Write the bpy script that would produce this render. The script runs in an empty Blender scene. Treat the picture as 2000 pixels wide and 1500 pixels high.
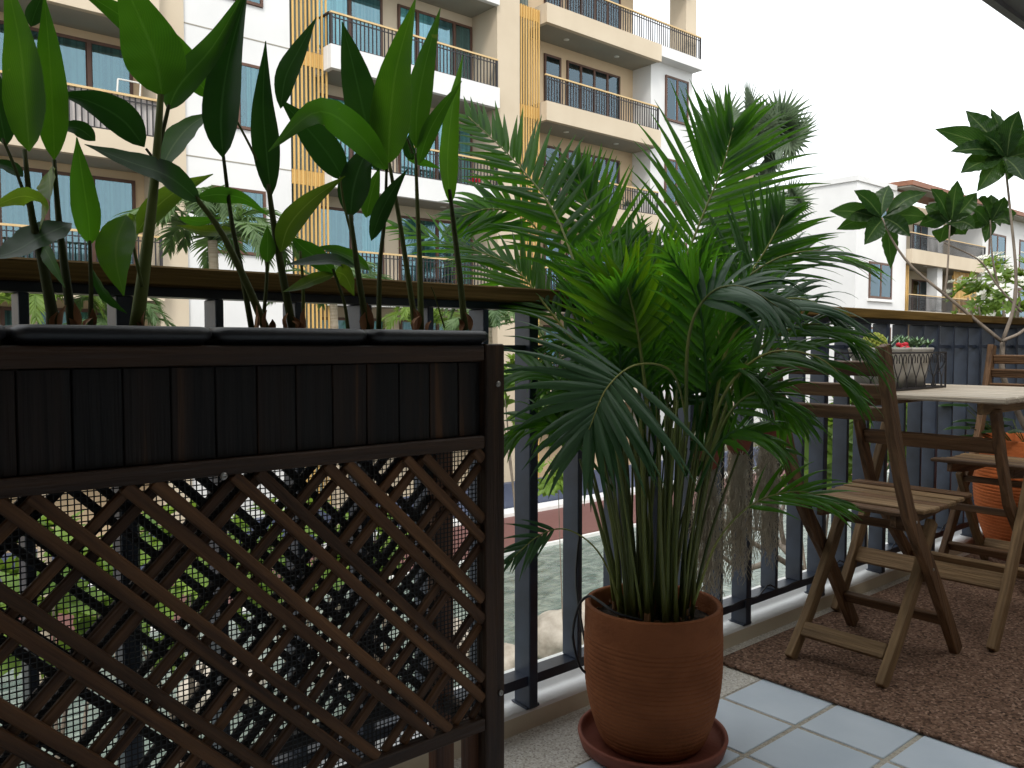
import bpy, math, random
from mathutils import Vector, Matrix, noise
V = Vector
random.seed(7)
S = bpy.context.scene
COL = S.collection
rad = math.radians

# ------------------------------------------------------------------ camera
EYE = V((0, 0, 0.85)); FPX = 1605.0
YAW = rad(49.4); PITCH = math.atan(76 / FPX)
fw0 = V((math.cos(YAW), math.sin(YAW), 0)); RT = V((math.sin(YAW), -math.cos(YAW), 0))
FW = (fw0 * math.cos(PITCH) - V((0, 0, 1)) * math.sin(PITCH)); UP = RT.cross(FW)
cd = bpy.data.cameras.new('camera'); cam = bpy.data.objects.new('camera', cd); COL.objects.link(cam)
cd.sensor_width = 36; cd.lens = 36 * FPX / 2000; cd.clip_start = 0.02; cd.clip_end = 2000
cam.matrix_world = Matrix.Translation(EYE) @ Matrix((RT, UP, -FW)).transposed().to_4x4()
S.camera = cam

# ------------------------------------------------------------------ sky, sun, exposure
SUN_EL, SUN_AZ = rad(46), rad(222)          # azimuth clockwise from +Y
w = bpy.data.worlds.new('World'); S.world = w; w.use_nodes = True
nt = w.node_tree; nt.nodes.clear()
sky = nt.nodes.new('ShaderNodeTexSky'); sky.sky_type = 'NISHITA'; sky.sun_disc = False
sky.sun_elevation = SUN_EL; sky.sun_rotation = SUN_AZ; sky.dust_density = 6; sky.air_density = 1.0
mx = nt.nodes.new('ShaderNodeMix'); mx.data_type = 'RGBA'; mx.inputs[0].default_value = 0.86
mx.inputs['B'].default_value = (9.6, 9.9, 10.0, 1)
bg = nt.nodes.new('ShaderNodeBackground'); bg.inputs[1].default_value = 0.13
wo = nt.nodes.new('ShaderNodeOutputWorld')
nt.links.new(sky.outputs[0], mx.inputs['A']); nt.links.new(mx.outputs['Result'], bg.inputs[0]); nt.links.new(bg.outputs[0], wo.inputs[0])
sl = bpy.data.lights.new('sun', 'SUN'); sl.energy = 1.3; sl.angle = rad(14); sl.color = (1, .96, .9)
so = bpy.data.objects.new('sun', sl); COL.objects.link(so)
sd = V((math.sin(SUN_AZ) * math.cos(SUN_EL), math.cos(SUN_AZ) * math.cos(SUN_EL), math.sin(SUN_EL)))
so.rotation_euler = sd.to_track_quat('Z', 'Y').to_euler(); so.location = (0, 0, 30)
S.view_settings.view_transform = 'Standard'; S.view_settings.look = 'None'
S.view_settings.exposure = 0.6; S.view_settings.gamma = 1
S.cycles.max_bounces = 10; S.cycles.transparent_max_bounces = 16

# ------------------------------------------------------------------ survey helpers (photo measure -> metres on a known plane)
def ray(x, y): return FW + RT * ((x - 1000) / FPX) + UP * ((750 - y) / FPX)
def onY(x, y, Y): d = ray(x, y); return EYE + d * (Y / d.y)
def onZ(x, y, z): d = ray(x, y); return EYE + d * ((z - EYE.z) / d.z)
def atD(x, y, dep): return EYE + ray(x, y) * dep

# ------------------------------------------------------------------ materials
def mat(name, col, rough=.6, col2=None, scale=8, stretch=(1, 1, 1), bump=0, bscale=None, spec=.4, detail=6, coords='Object',
        ramp=(.3, .7), rnd=0, metal=0, trans=0, tcol=None, coat=0, dist=0.0, third=None):
    m = bpy.data.materials.new(name); m.use_nodes = True
    n = m.node_tree.nodes; l = m.node_tree.links; n.clear()
    out = n.new('ShaderNodeOutputMaterial'); b = n.new('ShaderNodeBsdfPrincipled')
    b.inputs['Roughness'].default_value = rough; b.inputs['Specular IOR Level'].default_value = spec
    b.inputs['Metallic'].default_value = metal; b.inputs['Coat Weight'].default_value = coat
    b.inputs['Base Color'].default_value = (*col, 1)
    tc = n.new('ShaderNodeTexCoord'); mp = n.new('ShaderNodeMapping'); mp.inputs['Scale'].default_value = stretch
    oi = n.new('ShaderNodeObjectInfo')
    l.new(tc.outputs[coords], mp.inputs[0])
    if rnd:
        vm = n.new('ShaderNodeVectorMath'); vm.operation = 'SCALE'; vm.inputs[0].default_value = (17, 9, 13)
        l.new(oi.outputs['Random'], vm.inputs['Scale']); l.new(vm.outputs[0], mp.inputs['Location'])
    cout = None
    if col2:
        t = n.new('ShaderNodeTexNoise'); t.inputs['Scale'].default_value = scale; t.inputs['Detail'].default_value = detail
        t.inputs['Distortion'].default_value = dist
        l.new(mp.outputs[0], t.inputs['Vector'])
        r = n.new('ShaderNodeValToRGB'); e = r.color_ramp.elements
        e[0].position = ramp[0]; e[1].position = ramp[1]; e[0].color = (*col, 1); e[1].color = (*col2, 1)
        if third:
            x = r.color_ramp.elements.new(min(.97, ramp[1] + .12)); x.color = (*third, 1)
        l.new(t.outputs[0], r.inputs[0]); cout = r.outputs[0]
        if rnd:
            hs = n.new('ShaderNodeHueSaturation'); mr = n.new('ShaderNodeMapRange')
            mr.inputs['To Min'].default_value = 1 - rnd; mr.inputs['To Max'].default_value = 1 + rnd
            l.new(oi.outputs['Random'], mr.inputs[0]); l.new(mr.outputs[0], hs.inputs['Value']); l.new(cout, hs.inputs['Color']); cout = hs.outputs[0]
        l.new(cout, b.inputs['Base Color'])
    if bump:
        t2 = n.new('ShaderNodeTexNoise'); t2.inputs['Scale'].default_value = bscale or scale * 3; t2.inputs['Detail'].default_value = 8
        l.new(mp.outputs[0], t2.inputs['Vector'])
        bp = n.new('ShaderNodeBump'); bp.inputs['Strength'].default_value = bump; bp.inputs['Distance'].default_value = .02
        l.new(t2.outputs[0], bp.inputs['Height']); l.new(bp.outputs[0], b.inputs['Normal'])
    if trans:
        tr = n.new('ShaderNodeBsdfTranslucent'); ms = n.new('ShaderNodeMixShader'); ms.inputs[0].default_value = trans
        tr.inputs[0].default_value = (*(tcol or col), 1)
        l.new(b.outputs[0], ms.inputs[1]); l.new(tr.outputs[0], ms.inputs[2]); l.new(ms.outputs[0], out.inputs[0])
    else:
        l.new(b.outputs[0], out.inputs[0])
    m['bsdf'] = 1
    return m

def leafmat(name, dark, light, tcol, trans=.45, rough=.34, veins=26, rib=(.2, .3, .08), spots=0.0, vs=.34):
    """leaf blade: UV.x across (0..1, midrib .5), UV.y along; pale midrib, slanted side veins, uneven green"""
    m = bpy.data.materials.new(name); m.use_nodes = True
    n = m.node_tree.nodes; l = m.node_tree.links; n.clear()
    out = n.new('ShaderNodeOutputMaterial'); b = n.new('ShaderNodeBsdfPrincipled'); tr = n.new('ShaderNodeBsdfTranslucent'); ms = n.new('ShaderNodeMixShader')
    b.inputs['Roughness'].default_value = rough; b.inputs['Specular IOR Level'].default_value = .28
    uv = n.new('ShaderNodeUVMap'); sx = n.new('ShaderNodeSeparateXYZ'); l.new(uv.outputs[0], sx.inputs[0])
    def M(op, a, bb=None, c=None):
        q = n.new('ShaderNodeMath'); q.operation = op
        for i, v in enumerate((a, bb, c)):
            if v is None: continue
            if isinstance(v, (int, float)): q.inputs[i].default_value = v
            else: l.new(v, q.inputs[i])
        return q.outputs[0]
    d = M('ABSOLUTE', M('SUBTRACT', sx.outputs[0], .5))
    ribm = M('SUBTRACT', 1, M('MULTIPLY', d, 22)); ribm = M('MAXIMUM', ribm, 0)
    wv = M('SINE', M('MULTIPLY', M('SUBTRACT', sx.outputs[1], M('MULTIPLY', d, 1.0)), veins * 6.283))
    oi = n.new('ShaderNodeObjectInfo'); tc = n.new('ShaderNodeTexCoord')
    t = n.new('ShaderNodeTexNoise'); t.inputs['Scale'].default_value = 9; t.inputs['Detail'].default_value = 4; l.new(tc.outputs['Object'], t.inputs['Vector'])
    f = M('ADD', M('MULTIPLY', wv, vs * .5), M('MULTIPLY', M('SUBTRACT', t.outputs[0], .5), 2.2)); f = M('ADD', f, .45); f = M('ADD', f, M('MULTIPLY', M('SUBTRACT', oi.outputs['Random'], .5), .5))
    mix = n.new('ShaderNodeMix'); mix.data_type = 'RGBA'; mix.clamp_factor = True; l.new(f, mix.inputs[0])
    mix.inputs['A'].default_value = (*dark, 1); mix.inputs['B'].default_value = (*light, 1)
    mr = n.new('ShaderNodeMix'); mr.data_type = 'RGBA'; l.new(M('MULTIPLY', ribm, .85), mr.inputs[0]); l.new(mix.outputs['Result'], mr.inputs['A']); mr.inputs['B'].default_value = (*rib, 1)
    edge = M('MULTIPLY', M('MAXIMUM', M('SUBTRACT', M('MULTIPLY', d, 40), 19.2), 0), .5)
    me_ = n.new('ShaderNodeMix'); me_.data_type = 'RGBA'; me_.clamp_factor = True; l.new(edge, me_.inputs[0]); l.new(mr.outputs['Result'], me_.inputs['A']); me_.inputs['B'].default_value = (light[0] * 2.6, light[1] * 2.0, light[2] * 2, 1)
    cur = me_.outputs['Result']
    tmix = n.new('ShaderNodeMix'); tmix.data_type = 'RGBA'; tmix.clamp_factor = True; l.new(f, tmix.inputs[0])
    tmix.inputs['A'].default_value = (tcol[0] * .55, tcol[1] * .7, tcol[2] * .6, 1); tmix.inputs['B'].default_value = (*tcol, 1)
    if spots:
        vo = n.new('ShaderNodeTexNoise'); vo.inputs['Scale'].default_value = 42; vo.inputs['Detail'].default_value = 2; l.new(tc.outputs['Object'], vo.inputs['Vector'])
        sp = n.new('ShaderNodeMapRange'); l.new(vo.outputs[0], sp.inputs[0]); sp.inputs['From Min'].default_value = .70; sp.inputs['From Max'].default_value = .76
        m2 = n.new('ShaderNodeMix'); m2.data_type = 'RGBA'; l.new(M('MULTIPLY', sp.outputs[0], spots), m2.inputs[0]); l.new(cur, m2.inputs['A']); m2.inputs['B'].default_value = (.35, .27, .06, 1); cur = m2.outputs['Result']
    l.new(cur, b.inputs['Base Color']); l.new(tmix.outputs['Result'], tr.inputs[0])
    bp = n.new('ShaderNodeBump'); bp.inputs['Strength'].default_value = .10; bp.inputs['Distance'].default_value = .003
    l.new(wv, bp.inputs['Height']); l.new(bp.outputs[0], b.inputs['Normal'])
    ms.inputs[0].default_value = trans
    l.new(b.outputs[0], ms.inputs[1]); l.new(tr.outputs[0], ms.inputs[2]); l.new(ms.outputs[0], out.inputs[0])
    return m

def speckle(name, cols, scale, rough=.8, bump=.4):
    """pebble wash / woven mat: voronoi cells in several tones"""
    m = bpy.data.materials.new(name); m.use_nodes = True
    n = m.node_tree.nodes; l = m.node_tree.links; b = n['Principled BSDF']; b.inputs['Roughness'].default_value = rough
    b.inputs['Specular IOR Level'].default_value = .2
    tc = n.new('ShaderNodeTexCoord'); v = n.new('ShaderNodeTexVoronoi'); v.inputs['Scale'].default_value = scale
    l.new(tc.outputs['Object'], v.inputs['Vector']); sp = n.new('ShaderNodeSeparateColor'); l.new(v.outputs['Color'], sp.inputs[0])
    r = n.new('ShaderNodeValToRGB'); e = r.color_ramp.elements
    e[0].color = (*cols[0], 1); e[1].color = (*cols[-1], 1)
    for i, c in enumerate(cols[1:-1]):
        x = e.new((i + 1) / (len(cols) - 1)); x.color = (*c, 1)
    l.new(sp.outputs[0], r.inputs[0])
    t = n.new('ShaderNodeTexNoise'); t.inputs['Scale'].default_value = 2.5; l.new(tc.outputs['Object'], t.inputs['Vector'])
    mr = n.new('ShaderNodeMapRange'); l.new(t.outputs[0], mr.inputs[0]); mr.inputs['To Min'].default_value = .8; mr.inputs['To Max'].default_value = 1.15
    hs = n.new('ShaderNodeHueSaturation'); l.new(r.outputs[0], hs.inputs['Color']); l.new(mr.outputs[0], hs.inputs['Value'])
    l.new(hs.outputs[0], b.inputs['Base Color'])
    bp = n.new('ShaderNodeBump'); bp.inputs['Strength'].default_value = bump; bp.inputs['Distance'].default_value = .004; bp.invert = True
    l.new(v.outputs['Distance'], bp.inputs['Height']); l.new(bp.outputs[0], b.inputs['Normal'])
    return m

WX = (1.2, 22, 22)      # wood grain runs along a board's own X axis
MT = dict(
    plank=mat('charred plank', (.004, .0032, .0032), .5, (.019, .0095, .0055), 3.0, (.35, 9, 9), .25, 9, .35, rnd=.4, ramp=(.40, .60), third=(.13, .055, .017), dist=.5),
    rail=mat('brown stained rail', (.018, .0085, .0045), .5, (.068, .032, .014), 3, WX, .3, 8, .35, rnd=.2, dist=.4),
    slat=mat('brown lattice slat', (.038, .015, .0055), .55, (.16, .072, .026), 3, WX, .3, 8, .3, rnd=.35, dist=.3),
    backslat=mat('silhouetted lattice slat', (.006, .004, .003), .6, (.018, .011, .007), 3, WX, .3, 8, .3, rnd=.3),  # lattice wood darkened in colour so the back reads as a silhouette
    leg=mat('lit reddish leg wood', (.06, .022, .010), .5, (.17, .07, .03), 3, WX, .2, 8, rnd=.2),  # reddish wood with the outdoor light on the legs put into its colour
    toprail=mat('wood grain handrail', (.075, .044, .010), .75, (.16, .098, .028), 5, (.8, 40, 40), .1, 8, .15),
    black=mat('black painted metal', (.013, .018, .030), .40, (.030, .042, .068), 14, (1, 1, 1), .03, 60, .5, rnd=.1),  # black paint with the sky's blue cast mixed into the base colour
    blackp=mat('black plastic', (.007, .0075, .009), .40, (.013, .013, .015), 20, bump=.06, bscale=90, spec=.5),
    net=mat('black net', (.008, .008, .009), .6),
    steel=mat('screw steel', (.35, .33, .30), .35, metal=.9),
    terra=mat('terracotta', (.21, .066, .021), .75, (.31, .105, .038), 9, (1, 1, 1.6), .25, 60, .25, rnd=.06, dist=.6),
    terra2=mat('orange terracotta', (.46, .11, .025), .7, (.54, .15, .045), 9, (1, 1, 1.6), .25, 60, .25),
    saucer=mat('red clay saucer', (.18, .048, .028), .6, (.26, .08, .05), 7, bump=.15, bscale=40, spec=.3),
    soil=mat('potting soil', (.012, .008, .005), .95, (.05, .03, .016), 60, bump=1, bscale=90),
    chip=mat('bark chip', (.10, .05, .025), .85, (.22, .12, .06), 30, rnd=.4),
    chair=mat('acacia wood', (.064, .033, .016), .6, (.20, .108, .052), 3.2, WX, .35, 7, .3, rnd=.18, dist=.5),
    chairl=mat('weathered acacia', (.13, .078, .037), .65, (.29, .185, .092), 3.2, WX, .35, 7, .3, rnd=.15, dist=.5),
    ttop=mat('bleached table slat', (.38, .31, .23), .55, (.56, .49, .39), 3.2, WX, .25, 7, .35, rnd=.08, dist=.4),
    tile=mat('pale blue grey tile', (.53, .61, .69), .33, (.64, .71, .78), 5, bump=.04, bscale=30, spec=.5, rnd=.05),
    pebble=speckle('pebble wash', ((.34, .30, .25), (.60, .56, .49), (.70, .67, .61), (.50, .45, .38), (.76, .74, .70)), 270, .75, .35),
    grout=speckle('sandy grout', ((.32, .28, .22), (.5, .45, .37), (.44, .40, .33), (.58, .53, .45)), 260, .85, .4),
    rug=None,
    kerb=mat('white painted kerb', (.78, .78, .75), .45, (.86, .86, .84), 4, bump=.1, bscale=25, spec=.4, ramp=(.3, .6)),
    kerbf=mat('cream kerb face', (.58, .50, .37), .6, (.68, .60, .46), 4, bump=.1, bscale=25),
    plaster=mat('white plaster', (.64, .64, .64), .85, (.74, .74, .735), .45, bump=.05, bscale=30, spec=.2),
    beige=mat('beige plaster', (.52, .435, .325), .85, (.60, .515, .395), .5, bump=.05, bscale=30, spec=.2),
    ochre=mat('ochre plaster', (.56, .42, .27), .85, (.63, .49, .33), .5, bump=.05, bscale=30, spec=.2),
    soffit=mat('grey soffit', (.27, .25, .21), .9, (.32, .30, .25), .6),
    yslat=mat('yellow timber slat', (.50, .30, .085), .6, (.62, .40, .14), 3, (3, 3, .3), rnd=.1),
    brown=mat('brown window frame', (.085, .040, .025), .5, (.12, .06, .04), 4),
    iron=mat('balcony iron', (.022, .020, .022), .5, (.035, .032, .034), 9),
    handr=mat('pale balcony handrail', (.55, .38, .18), .5, (.62, .45, .23), 4),
    pane=None,
    curtain=mat('pale curtain', (.16, .30, .31), .9, (.46, .55, .53), 1, (16, 16, .05), rnd=.6, detail=2, ramp=(.42, .58), trans=.2, coords='Object'),
    dcurtain=mat('dark curtain', (.07, .095, .085), .9, (.24, .27, .235), 1, (16, 16, .05), rnd=.6, detail=2, ramp=(.42, .58)),
    bronze=mat('roof brown', (.20, .085, .05), .6, (.27, .12, .07), 3),
    deck=mat('red deck', (.13, .055, .048), .6, (.19, .09, .078), 6, (.6, 22, 1)),
    coping=mat('white coping', (.72, .72, .70), .6, (.8, .8, .78), 3),
    blue=mat('blue grey wall', (.05, .065, .11), .5, (.075, .09, .14), 2),
    ground=mat('earth ground', (.06, .06, .035), .95, (.13, .12, .075), 1.2, bump=.5, bscale=8),
    rock=mat('pale boulder', (.30, .26, .21), .85, (.52, .47, .40), 5, bump=.8, bscale=14),
    bark=mat('grey bark', (.15, .12, .095), .85, (.30, .25, .20), 14, (1, 1, .4), .5, 30),
    palmbark=mat('palm bark', (.30, .24, .17), .85, (.48, .40, .31), 5, (.6, .6, 9), .5, 12),
    moss=mat('spanish moss', (.50, .44, .34), .9, (.66, .60, .50), 40, trans=.4, tcol=(.6, .54, .42)),
    bowl=mat('grey ceramic', (.40, .38, .34), .45, (.50, .48, .44), 8),
    red=mat('red cactus', (.55, .012, .03), .5, (.65, .03, .05), 30),
    ball=mat('ball cactus', (.22, .28, .03), .5, (.42, .45, .06), 60, bump=1, bscale=60),
    succ=mat('succulent green', (.13, .24, .12), .45, (.26, .38, .20), 20),
    agave=mat('agave green', (.10, .18, .11), .45, (.2, .3, .2), 12),
    white=mat('white petals', (.80, .78, .70), .6, trans=.25, tcol=(.8, .8, .7)),
    ceil=mat('grey ceiling', (.20, .20, .21), .8, (.25, .25, .26), 3),
    inner=mat('inner wall', (.30, .27, .23), .9, (.34, .31, .27), 3),
    cable=mat('black cable', (.01, .01, .012), .4),
    frost=mat('downlight', (.75, .74, .70), .4),
    sheath=mat('dry sheath', (.20, .085, .035), .7, (.36, .19, .09), 6, (1, 1, .2), .3, 12, rnd=.2),
    stalk=mat('green stalk', (.024, .028, .007), .6, (.080, .100, .022), 4, (1, 1, .25), rnd=.3, spec=.15),
    cane=mat('areca cane', (.040, .062, .014), .45, (.17, .19, .042), 5, (1, 1, .3), rnd=.35, spec=.4),
    rachis=mat('frond rachis', (.10, .15, .03), .45, (.28, .27, .06), 4, rnd=.3),
    far=mat('far foliage', (.030, .07, .026), .5, (.12, .19, .07), 2.2, trans=.3, tcol=(.14, .26, .05), rnd=.2),
    far2=mat('bright shrub foliage', (.05, .11, .02), .5, (.19, .29, .05), 2.2, trans=.4, tcol=(.28, .42, .05), rnd=.2),
    grey=mat('grey green palm foliage', (.06, .095, .06), .55, (.17, .22, .14), 2, trans=.2, tcol=(.15, .24, .1), rnd=.2),
)
MT['rug'] = speckle('woven brown rug', ((.04, .022, .014), (.155, .088, .058), (.25, .15, .10), (.105, .058, .038), (.38, .245, .175)), 175, .95, 1.0)
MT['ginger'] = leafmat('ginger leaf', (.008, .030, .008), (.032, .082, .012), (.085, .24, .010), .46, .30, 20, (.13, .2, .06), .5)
MT['gingerg'] = leafmat('backlit ginger leaf', (.010, .038, .008), (.040, .10, .011), (.13, .33, .012), .50, .32, 20, (.14, .2, .05), .7)  # light shining through the blade put into a brighter green
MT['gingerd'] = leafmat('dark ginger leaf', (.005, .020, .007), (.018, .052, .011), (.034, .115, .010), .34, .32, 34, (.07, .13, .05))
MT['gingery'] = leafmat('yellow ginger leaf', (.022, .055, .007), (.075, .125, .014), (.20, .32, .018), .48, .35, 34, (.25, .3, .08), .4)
MT['areca'] = leafmat('areca leaflet', (.010, .036, .009), (.034, .088, .016), (.17, .46, .018), .48, .30, 2, (.05, .1, .04), 0, .1)
MT['arecaf'] = leafmat('sky lit areca leaflet', (.030, .075, .036), (.062, .12, .056), (.06, .17, .03), .25, .36, 2, (.07, .14, .06), 0, .1)  # grey-green sky sheen put into the leaflet colour
MT['arecab'] = leafmat('young areca leaflet', (.03, .09, .006), (.07, .155, .010), (.28, .52, .010), .5, .32, 2, (.15, .25, .05), 0, .1)
MT['plum'] = leafmat('broad tree leaf', (.008, .026, .008), (.030, .068, .016), (.08, .19, .02), .36, .34, 11, (.14, .2, .07), 0, .5)

def panemat():
    m = bpy.data.materials.new('window glass'); m.use_nodes = True
    n = m.node_tree.nodes; l = m.node_tree.links; n.clear()
    out = n.new('ShaderNodeOutputMaterial'); g = n.new('ShaderNodeBsdfGlossy'); g.inputs['Roughness'].default_value = .03
    g.inputs[0].default_value = (.62, .82, .95, 1)
    t = n.new('ShaderNodeBsdfTransparent'); t.inputs[0].default_value = (.72, .90, .90, 1)
    ms = n.new('ShaderNodeMixShader'); fr = n.new('ShaderNodeFresnel'); fr.inputs[0].default_value = 1.45
    a = n.new('ShaderNodeMath'); a.operation = 'ADD'; a.inputs[1].default_value = .10; l.new(fr.outputs[0], a.inputs[0]); l.new(a.outputs[0], ms.inputs[0])
    l.new(t.outputs[0], ms.inputs[1]); l.new(g.outputs[0], ms.inputs[2]); l.new(ms.outputs[0], out.inputs[0])
    return m
MT['pane'] = panemat()
def watermat():
    m = mat('pool water', (.085, .125, .11), .12, (.26, .31, .27), 1.6, (1, 2.2, 1), 0, None, .5, 5, ramp=(.35, .68), dist=1.2)
    n = m.node_tree.nodes; l = m.node_tree.links; b = [x for x in n if x.type == 'BSDF_PRINCIPLED'][0]
    tc = n.new('ShaderNodeTexCoord'); t = n.new('ShaderNodeTexNoise'); t.inputs['Scale'].default_value = 3.2; t.inputs['Detail'].default_value = 5; t.inputs['Distortion'].default_value = .8
    l.new(tc.outputs['Object'], t.inputs['Vector']); bp = n.new('ShaderNodeBump'); bp.inputs['Strength'].default_value = .55; bp.inputs['Distance'].default_value = .12
    l.new(t.outputs[0], bp.inputs['Height']); l.new(bp.outputs[0], b.inputs['Normal'])
    return m
MT['water'] = watermat()

# ------------------------------------------------------------------ object helpers
def obj(name, verts, faces, m, parent=None, uvs=None, smooth=False, M=None):
    me = bpy.data.meshes.new(name); me.from_pydata([tuple(v) for v in verts], [], faces)
    if uvs:
        uvl = me.uv_layers.new(name='UVMap')
        for lp in me.loops: uvl.data[lp.index].uv = uvs[lp.vertex_index]
    if smooth:
        me.polygons.foreach_set('use_smooth', [True] * len(me.polygons))
    me.materials.append(MT[m] if isinstance(m, str) else m); me.update()
    return inst(name, me, parent, M)
def inst(name, me, parent=None, M=None):
    o = bpy.data.objects.new(name, me); COL.objects.link(o)
    if M is not None: o.matrix_basis = M
    if parent is not None:
        o.parent = parent; o.matrix_parent_inverse = parent.matrix_basis.inverted()
    return o
def tag(o, label, cat, group=None):
    o['label'] = label; o['category'] = cat
    if group: o['group'] = group
    return o
def struct(o): o['kind'] = 'structure'; return o
def stuff(o): o['kind'] = 'stuff'; return o
def thing(name, loc, label, cat, group=None):
    o = bpy.data.objects.new(name, None); COL.objects.link(o); o.matrix_basis = Matrix.Translation(V(loc)); o.empty_display_size = .1
    return tag(o, label, cat, group)

class MB:
    """mesh builder: collects shapes for ONE object"""
    def __init__(s): s.v = []; s.f = []; s.uv = []
    def add(s, v, f, uv=None):
        k = len(s.v); s.v += [V(p) for p in v]; s.f += [tuple(i + k for i in q) for q in f]; s.uv += uv or [(0, 0)] * len(v)
    def box(s, a, b):
        (x0, y0, z0), (x1, y1, z1) = a, b
        s.add([(x0, y0, z0), (x1, y0, z0), (x1, y1, z0), (x0, y1, z0), (x0, y0, z1), (x1, y0, z1), (x1, y1, z1), (x0, y1, z1)],
              [(0, 3, 2, 1), (4, 5, 6, 7), (0, 1, 5, 4), (1, 2, 6, 5), (2, 3, 7, 6), (3, 0, 4, 7)])
    def tube(s, pts, rs, n=8, cap=True):
        pts = [V(p) for p in pts]; N = len(pts)
        if isinstance(rs, (int, float)): rs = [rs] * N
        up = V((0, 0, 1)); ring0 = len(s.v); vs = []; fs = []; uv = []
        ov = (pts[-1] - pts[0])
        ref = V((1, 0, 0)) if abs(ov.z) > .7 * ov.length else up
        for i, p in enumerate(pts):
            t = (pts[min(i + 1, N - 1)] - pts[max(i - 1, 0)]).normalized()
            a = t.cross(ref)
            if a.length < 1e-4: a = t.orthogonal()
            a.normalize(); b = t.cross(a).normalized()
            for k in range(n):
                q = 2 * math.pi * k / n; vs.append(p + (a * math.cos(q) + b * math.sin(q)) * rs[i]); uv.append((k / n, i / max(1, N - 1)))
        for i in range(N - 1):
            for k in range(n):
                k2 = (k + 1) % n; fs.append((i * n + k, i * n + k2, (i + 1) * n + k2, (i + 1) * n + k))
        if cap: fs.append(tuple(range(n - 1, -1, -1))); fs.append(tuple((N - 1) * n + k for k in range(n)))
        s.add(vs, fs, uv)
    def lathe(s, prof, c=(0, 0, 0), n=48):
        vs = []; fs = []; P = len(prof)
        for r, z in prof:
            for k in range(n):
                a = 2 * math.pi * k / n; vs.append((c[0] + r * math.cos(a), c[1] + r * math.sin(a), c[2] + z))
        for i in range(P - 1):
            for k in range(n):
                k2 = (k + 1) % n; fs.append((i * n + k, i * n + k2, (i + 1) * n + k2, (i + 1) * n + k))
        fs.append(tuple(range(n - 1, -1, -1))); fs.append(tuple((P - 1) * n + k for k in range(n)))
        s.add(vs, fs)
    def blade(s, mid, widths, sides, cup=.12, wave=0.0, seed=0):
        """leaf: midrib points, half widths, side vectors; 5 verts across, margins lifted/lowered by cup"""
        vs = []; fs = []; uv = []; N = len(mid)
        for i, (p, w_, sd_) in enumerate(zip(mid, widths, sides)):
            t = (mid[min(i + 1, N - 1)] - mid[max(i - 1, 0)]).normalized(); nn = sd_.cross(t).normalized(); v = i / (N - 1)
            for j, u in enumerate((-1, -.5, 0, .5, 1)):
                wv = wave * w_ * math.sin(i * 1.9 + seed + u * 2) * abs(u)
                vs.append(p + sd_ * (w_ * u) + nn * (cup * w_ * u * u + wv)); uv.append(((u + 1) / 2, v))
        for i in range(N - 1):
            for j in range(4):
                fs.append((i * 5 + j, i * 5 + j + 1, (i + 1) * 5 + j + 1, (i + 1) * 5 + j))
        s.add(vs, fs, uv)
    def build(s, name, m, parent=None, smooth=False, M=None): return obj(name, s.v, s.f, m, parent, s.uv, smooth, M)

def box(name, a, b, m, parent=None):
    c = (V(a) + V(b)) / 2; mb = MB(); mb.box(V(a) - c, V(b) - c); return mb.build(name, m, parent, M=Matrix.Translation(c))
_beam = {}
def beam(name, p, q, wd, th, m, parent=None, face=V((0, 1, 0)), ch=.002):
    """bevelled board from p to q; wd across, th along `face`; local X is the length (grain axis)"""
    p, q = V(p), V(q); L = (q - p).length; X = (q - p).normalized(); Y = face - X * face.dot(X); Y.normalize(); Z = X.cross(Y)
    key = (round(L, 4), round(wd, 4), round(th, 4), m, ch)
    if key not in _beam:
        vs = []; fs = []; a, b, c = L / 2, th / 2, wd / 2; ch = min(ch, b * .5, c * .5)
        ring = [(b - ch, -c), (b, -c + ch), (b, c - ch), (b - ch, c), (-b + ch, c), (-b, c - ch), (-b, -c + ch), (-b + ch, -c)]
        for xx, k in ((-a, ch), (-a + ch, 0), (a - ch, 0), (a, ch)):
            for y, z in ring: vs.append((xx, y * (1 - k / b), z * (1 - k / c)))
        for i in range(3):
            for k in range(8):
                k2 = (k + 1) % 8; fs.append((i * 8 + k, (i + 1) * 8 + k, (i + 1) * 8 + k2, i * 8 + k2))
        fs.append(tuple(range(8))); fs.append(tuple(31 - k for k in range(8)))
        me = bpy.data.meshes.new(name); me.from_pydata(vs, [], fs); me.materials.append(MT[m]); me.update(); _beam[key] = me
    M = Matrix((X, Y, Z)).transposed().to_4x4(); M.translation = (p + q) / 2
    return inst(name, _beam[key], parent, M)
def sweep(name, pts, wd, th, yc, m, parent, T):
    """flat bent board: centre line pts (u,z), width wd in that plane, thickness th across (y)"""
    n = len(pts); vs = []; fs = []
    for i, (u, z) in enumerate(pts):
        a = V(pts[max(i - 1, 0)]); b = V(pts[min(i + 1, n - 1)]); t = (b - a).normalized(); nn = V((-t.y, t.x)) * wd / 2
        for (du, dz, dy) in ((nn.x, nn.y, -th / 2), (nn.x, nn.y, th / 2), (-nn.x, -nn.y, th / 2), (-nn.x, -nn.y, -th / 2)):
            vs.append(T(u + du, yc + dy, z + dz))
    for i in range(n - 1):
        for k in range(4):
            k2 = (k + 1) % 4; fs.append((i * 4 + k, i * 4 + k2, (i + 1) * 4 + k2, (i + 1) * 4 + k))
    fs += [(3, 2, 1, 0), tuple((n - 1) * 4 + k for k in range(4))]
    c = sum(vs, V()) / len(vs); d = (vs[-1] - vs[0]).normalized(); Y = V((0, 1, 0)); Y -= d * d.dot(Y); Y.normalize(); Z = d.cross(Y)
    M = Matrix((d, Y, Z)).transposed().to_4x4(); M.translation = c; Mi = M.inverted()
    o = obj(name, [Mi @ v for v in vs], fs, m, parent, M=M)
    bv = o.modifiers.new('bevel', 'BEVEL'); bv.width = .003; bv.segments = 2; bv.limit_method = 'ANGLE'
    return o
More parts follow.
